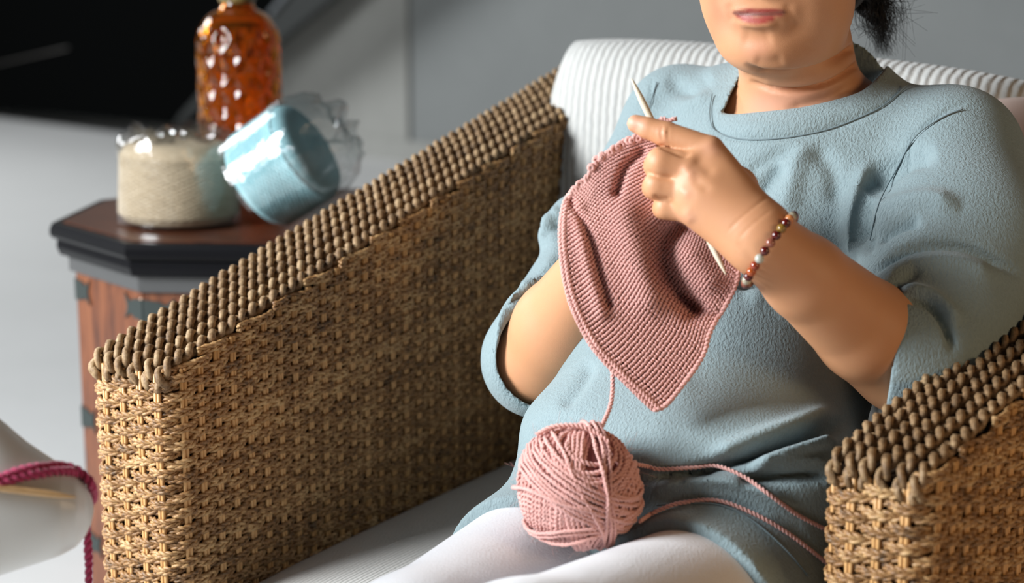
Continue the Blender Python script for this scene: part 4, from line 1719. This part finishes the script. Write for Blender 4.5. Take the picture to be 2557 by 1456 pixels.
# ------------------------------------------------------------------ bracelet
wc = P(1933, 612, 1.632)
w_ax = norm(wr_l - el_l)
wx = norm(P(1990, 527, 1.63) - P(1880, 686, 1.63)); wx = norm(wx - wx.dot(w_ax) * w_ax)
wy = norm(np.array([0, 0, CAM_H]) - wc + w_ax * .16)
wy = norm(wy - wy.dot(wx) * wx)
br = thing('bead_bracelet', wc, 'bracelet of red, amber and clear glass beads around her wrist', 'bracelet')
cols = {'clear': ((.80, .74, .55), .55), 'peach': ((.80, .30, .10), .35), 'red': ((.11, .008, .006), .2), 'olive': ((.36, .20, .03), .4),
        'rose': ((.40, .13, .08), .4), 'milky': ((.62, .64, .56), .3), 'brick': ((.33, .045, .015), .25), 'orange': ((.55, .11, .02), .35)}
bm = {}
for k_, (c, tr_w) in cols.items():
    M = plain(k_ + '_glass_bead', c, .06)
    M.b.inputs['Transmission Weight'].default_value = tr_w
    M.b.inputs['Coat Weight'].default_value = .5
    bm[k_] = M.m
seq = ['clear', 'peach', 'red', 'olive', 'red', 'rose', 'red', 'milky', 'brick', 'orange', 'red', 'clear', 'rose', 'red', 'olive', 'brick', 'red', 'milky', 'orange', 'red']
seq = seq + ['red', 'rose', 'olive', 'brick', 'peach', 'red']
ring = []
for an in np.linspace(0, 2 * math.pi, 121)[:-1]:
    dr = wx * math.cos(an) + wy * math.sin(an)
    r_ = .022
    while r_ < .055:
        p = wc + dr * r_
        ix = [int(np.clip(np.searchsorted(g_, p[k2]), 0, len(g_) - 1)) for k2, g_ in enumerate(body.ax)]
        if body.f[tuple(ix)] > .0004: break
        r_ += .0004
    ring.append(r_)
ring = np.array(ring)
for _ in range(6): ring = (np.roll(ring, 1) + ring + np.roll(ring, -1)) / 3
ring += .0031
an = np.linspace(0, 2 * math.pi, 121)
rp_ = wc + np.append(ring, ring[0])[:, None] * (np.cos(an)[:, None] * wx + np.sin(an)[:, None] * wy)
cum = np.concatenate([[0], np.cumsum(np.linalg.norm(np.diff(rp_, axis=0), axis=1))])
nb2 = int(round(cum[-1] / .0087))
q = MB(); q.tube(rp_[:-1], .0006, k=5, closed=True)
q.build('elastic_cord', m_dark, br)
for i in range(nb2):
    s_ = cum[-1] * (i + .15) / nb2
    p = np.array([np.interp(s_, cum, rp_[:, k2]) for k2 in range(3)])
    cname = seq[(i - 3) % len(seq)]
    q = MB(); q.lathe([(.00435 * math.sin(t), -.00435 * math.cos(t)) for t in np.linspace(0, math.pi, 12)], 16, p)
    o_ = q.build('bead', bm[cname], br)
    o_['label'] = cname + ' glass bead'

# ------------------------------------------------------------------ white chair at the lower left, with crimson yarn
m_white = plain('white_moulded_plastic', (.55, .55, .53), .38).m
XS = np.array([-900, -600, -300, -120, 0, 60, 110, 150, 190, 214, 226, 232, 234], float)
YT = np.array([640, 720, 870, 962, 1045, 1098, 1132, 1158, 1186, 1210, 1232, 1252, 1264], float)
YB = np.array([1640, 1600, 1530, 1475, 1437, 1418, 1402, 1388, 1366, 1338, 1312, 1290, 1276], float)
TH = np.array([.12, .10, .085, .075, .070, .066, .062, .058, .050, .040, .028, .014, .004])
D0 = 1.53


def shell_d(px, py):
    yt, yb, th = np.interp(px, XS, YT), np.interp(px, XS, YB), np.interp(px, XS, TH)
    c = np.clip((py - (yt + yb) / 2) / ((yb - yt) / 2), -1, 1)
    return D0 - th * math.sqrt(1 - c * c) ** .8


wch = thing('white_chair', (-.9, 1.5, 0), 'white moulded plastic chair rim with crimson yarn draped over it', 'chair')
rows = []
xs2 = np.concatenate([np.linspace(-900, 150, 40), 150 + 84 * np.sin(np.linspace(.06, math.pi / 2, 18))])
for x in xs2:
    yt, yb, th = np.interp(x, XS, YT), np.interp(x, XS, YB), np.interp(x, XS, TH)
    a = np.linspace(0, 2 * math.pi, 49)
    rows.append([P(x, (yt + yb) / 2 - (yb - yt) / 2 * math.cos(t), D0 - th * np.sign(math.sin(t)) * abs(math.sin(t)) ** .8) for t in a])
q = MB(); q.grid(np.array(rows))
q.build('shell', m_white, wch)
ft = P(-650, 1250, D0)
q = MB(); q.lathe([(.0, ft[2] - .05), (.028, ft[2] - .05), (.024, .20), (.03, .06), (.20, .012), (.21, .0), (0, 0)][::-1], 32, (ft[0], ft[1], 0))
q.build('pedestal', m_white, wch)

m_crim = Mat('crimson_wool').set(Roughness=.95)
m_crim.b.inputs['Sheen Weight'].default_value = .4
n = m_crim.noise(m_crim.coord(), 700, 2)
m_crim.color(m_crim.mix(n, (.20, .005, .036), (.50, .022, .115)))
m_crim.bump(n, .0008, .8)
cy = thing('crimson_yarn', P(150, 1165, 1.5), 'crimson yarn draped over the white chair rim, one end hanging down', 'yarn')
top = [(-60, 1208), (0, 1192), (50, 1176), (100, 1166), (150, 1163), (190, 1172), (216, 1192), (229, 1214)]
C1 = [P(x, y, min(shell_d(x, max(y, np.interp(x, XS, YT) + 3)) - .0035, D0)) for x, y in top]
C1 += [P(234, 1238, D0 + .008), P(224, 1262, D0 + .035), P(217, 1300, D0 + .05), P(219, 1350, D0 + .05), P(222, 1420, D0 + .05), P(221, 1600, D0 + .05)]
q = MB(); q.rope(catmull(C1, 170), None, .013, .0019, .0024, 2, 6, jit=.12)
q.build('strand', m_crim.m, cy)
C2 = [P(x, y + 17 - max(0, x - 120) * .10, min(shell_d(x, y + 17) - .0035, D0)) for x, y in top[:7]]
q = MB(); q.rope(catmull(C2, 110), None, .013, .0019, .0024, 2, 6, jit=.12, phase=1)
q.build('strand', m_crim.m, cy)

m_wn = Mat('warm_bamboo').set(Roughness=.4)
n = m_wn.noise(m_wn.coord((4, 60, 60)), 5, 2)
m_wn.color(m_wn.mix(n, (.50, .30, .13), (.68, .46, .24)))
tt = np.linspace(0, 1, 30)
gap_ = max((shell_d(-140, 1201) * (1 - k_) + shell_d(190, 1242) * k_) - shell_d(-140 + 330 * k_, 1201 + 41 * k_) for k_ in tt)
na, nb3 = P(-140, 1201, shell_d(-140, 1201) - gap_ - .0035), P(190, 1242, shell_d(190, 1242) - gap_ - .0035)
q = MB()
t = np.array([0, .3, .6, .78, .88, .95, .99, 1])
q.tube(na + (nb3 - na) * t[:, None], np.array([.0034, .0034, .0033, .0031, .0024, .0015, .0008, .0005]), k=12)
tag(q.build('knitting_needle', m_wn.m), 'warm bamboo needle lying on the white chair rim', 'knitting needle')
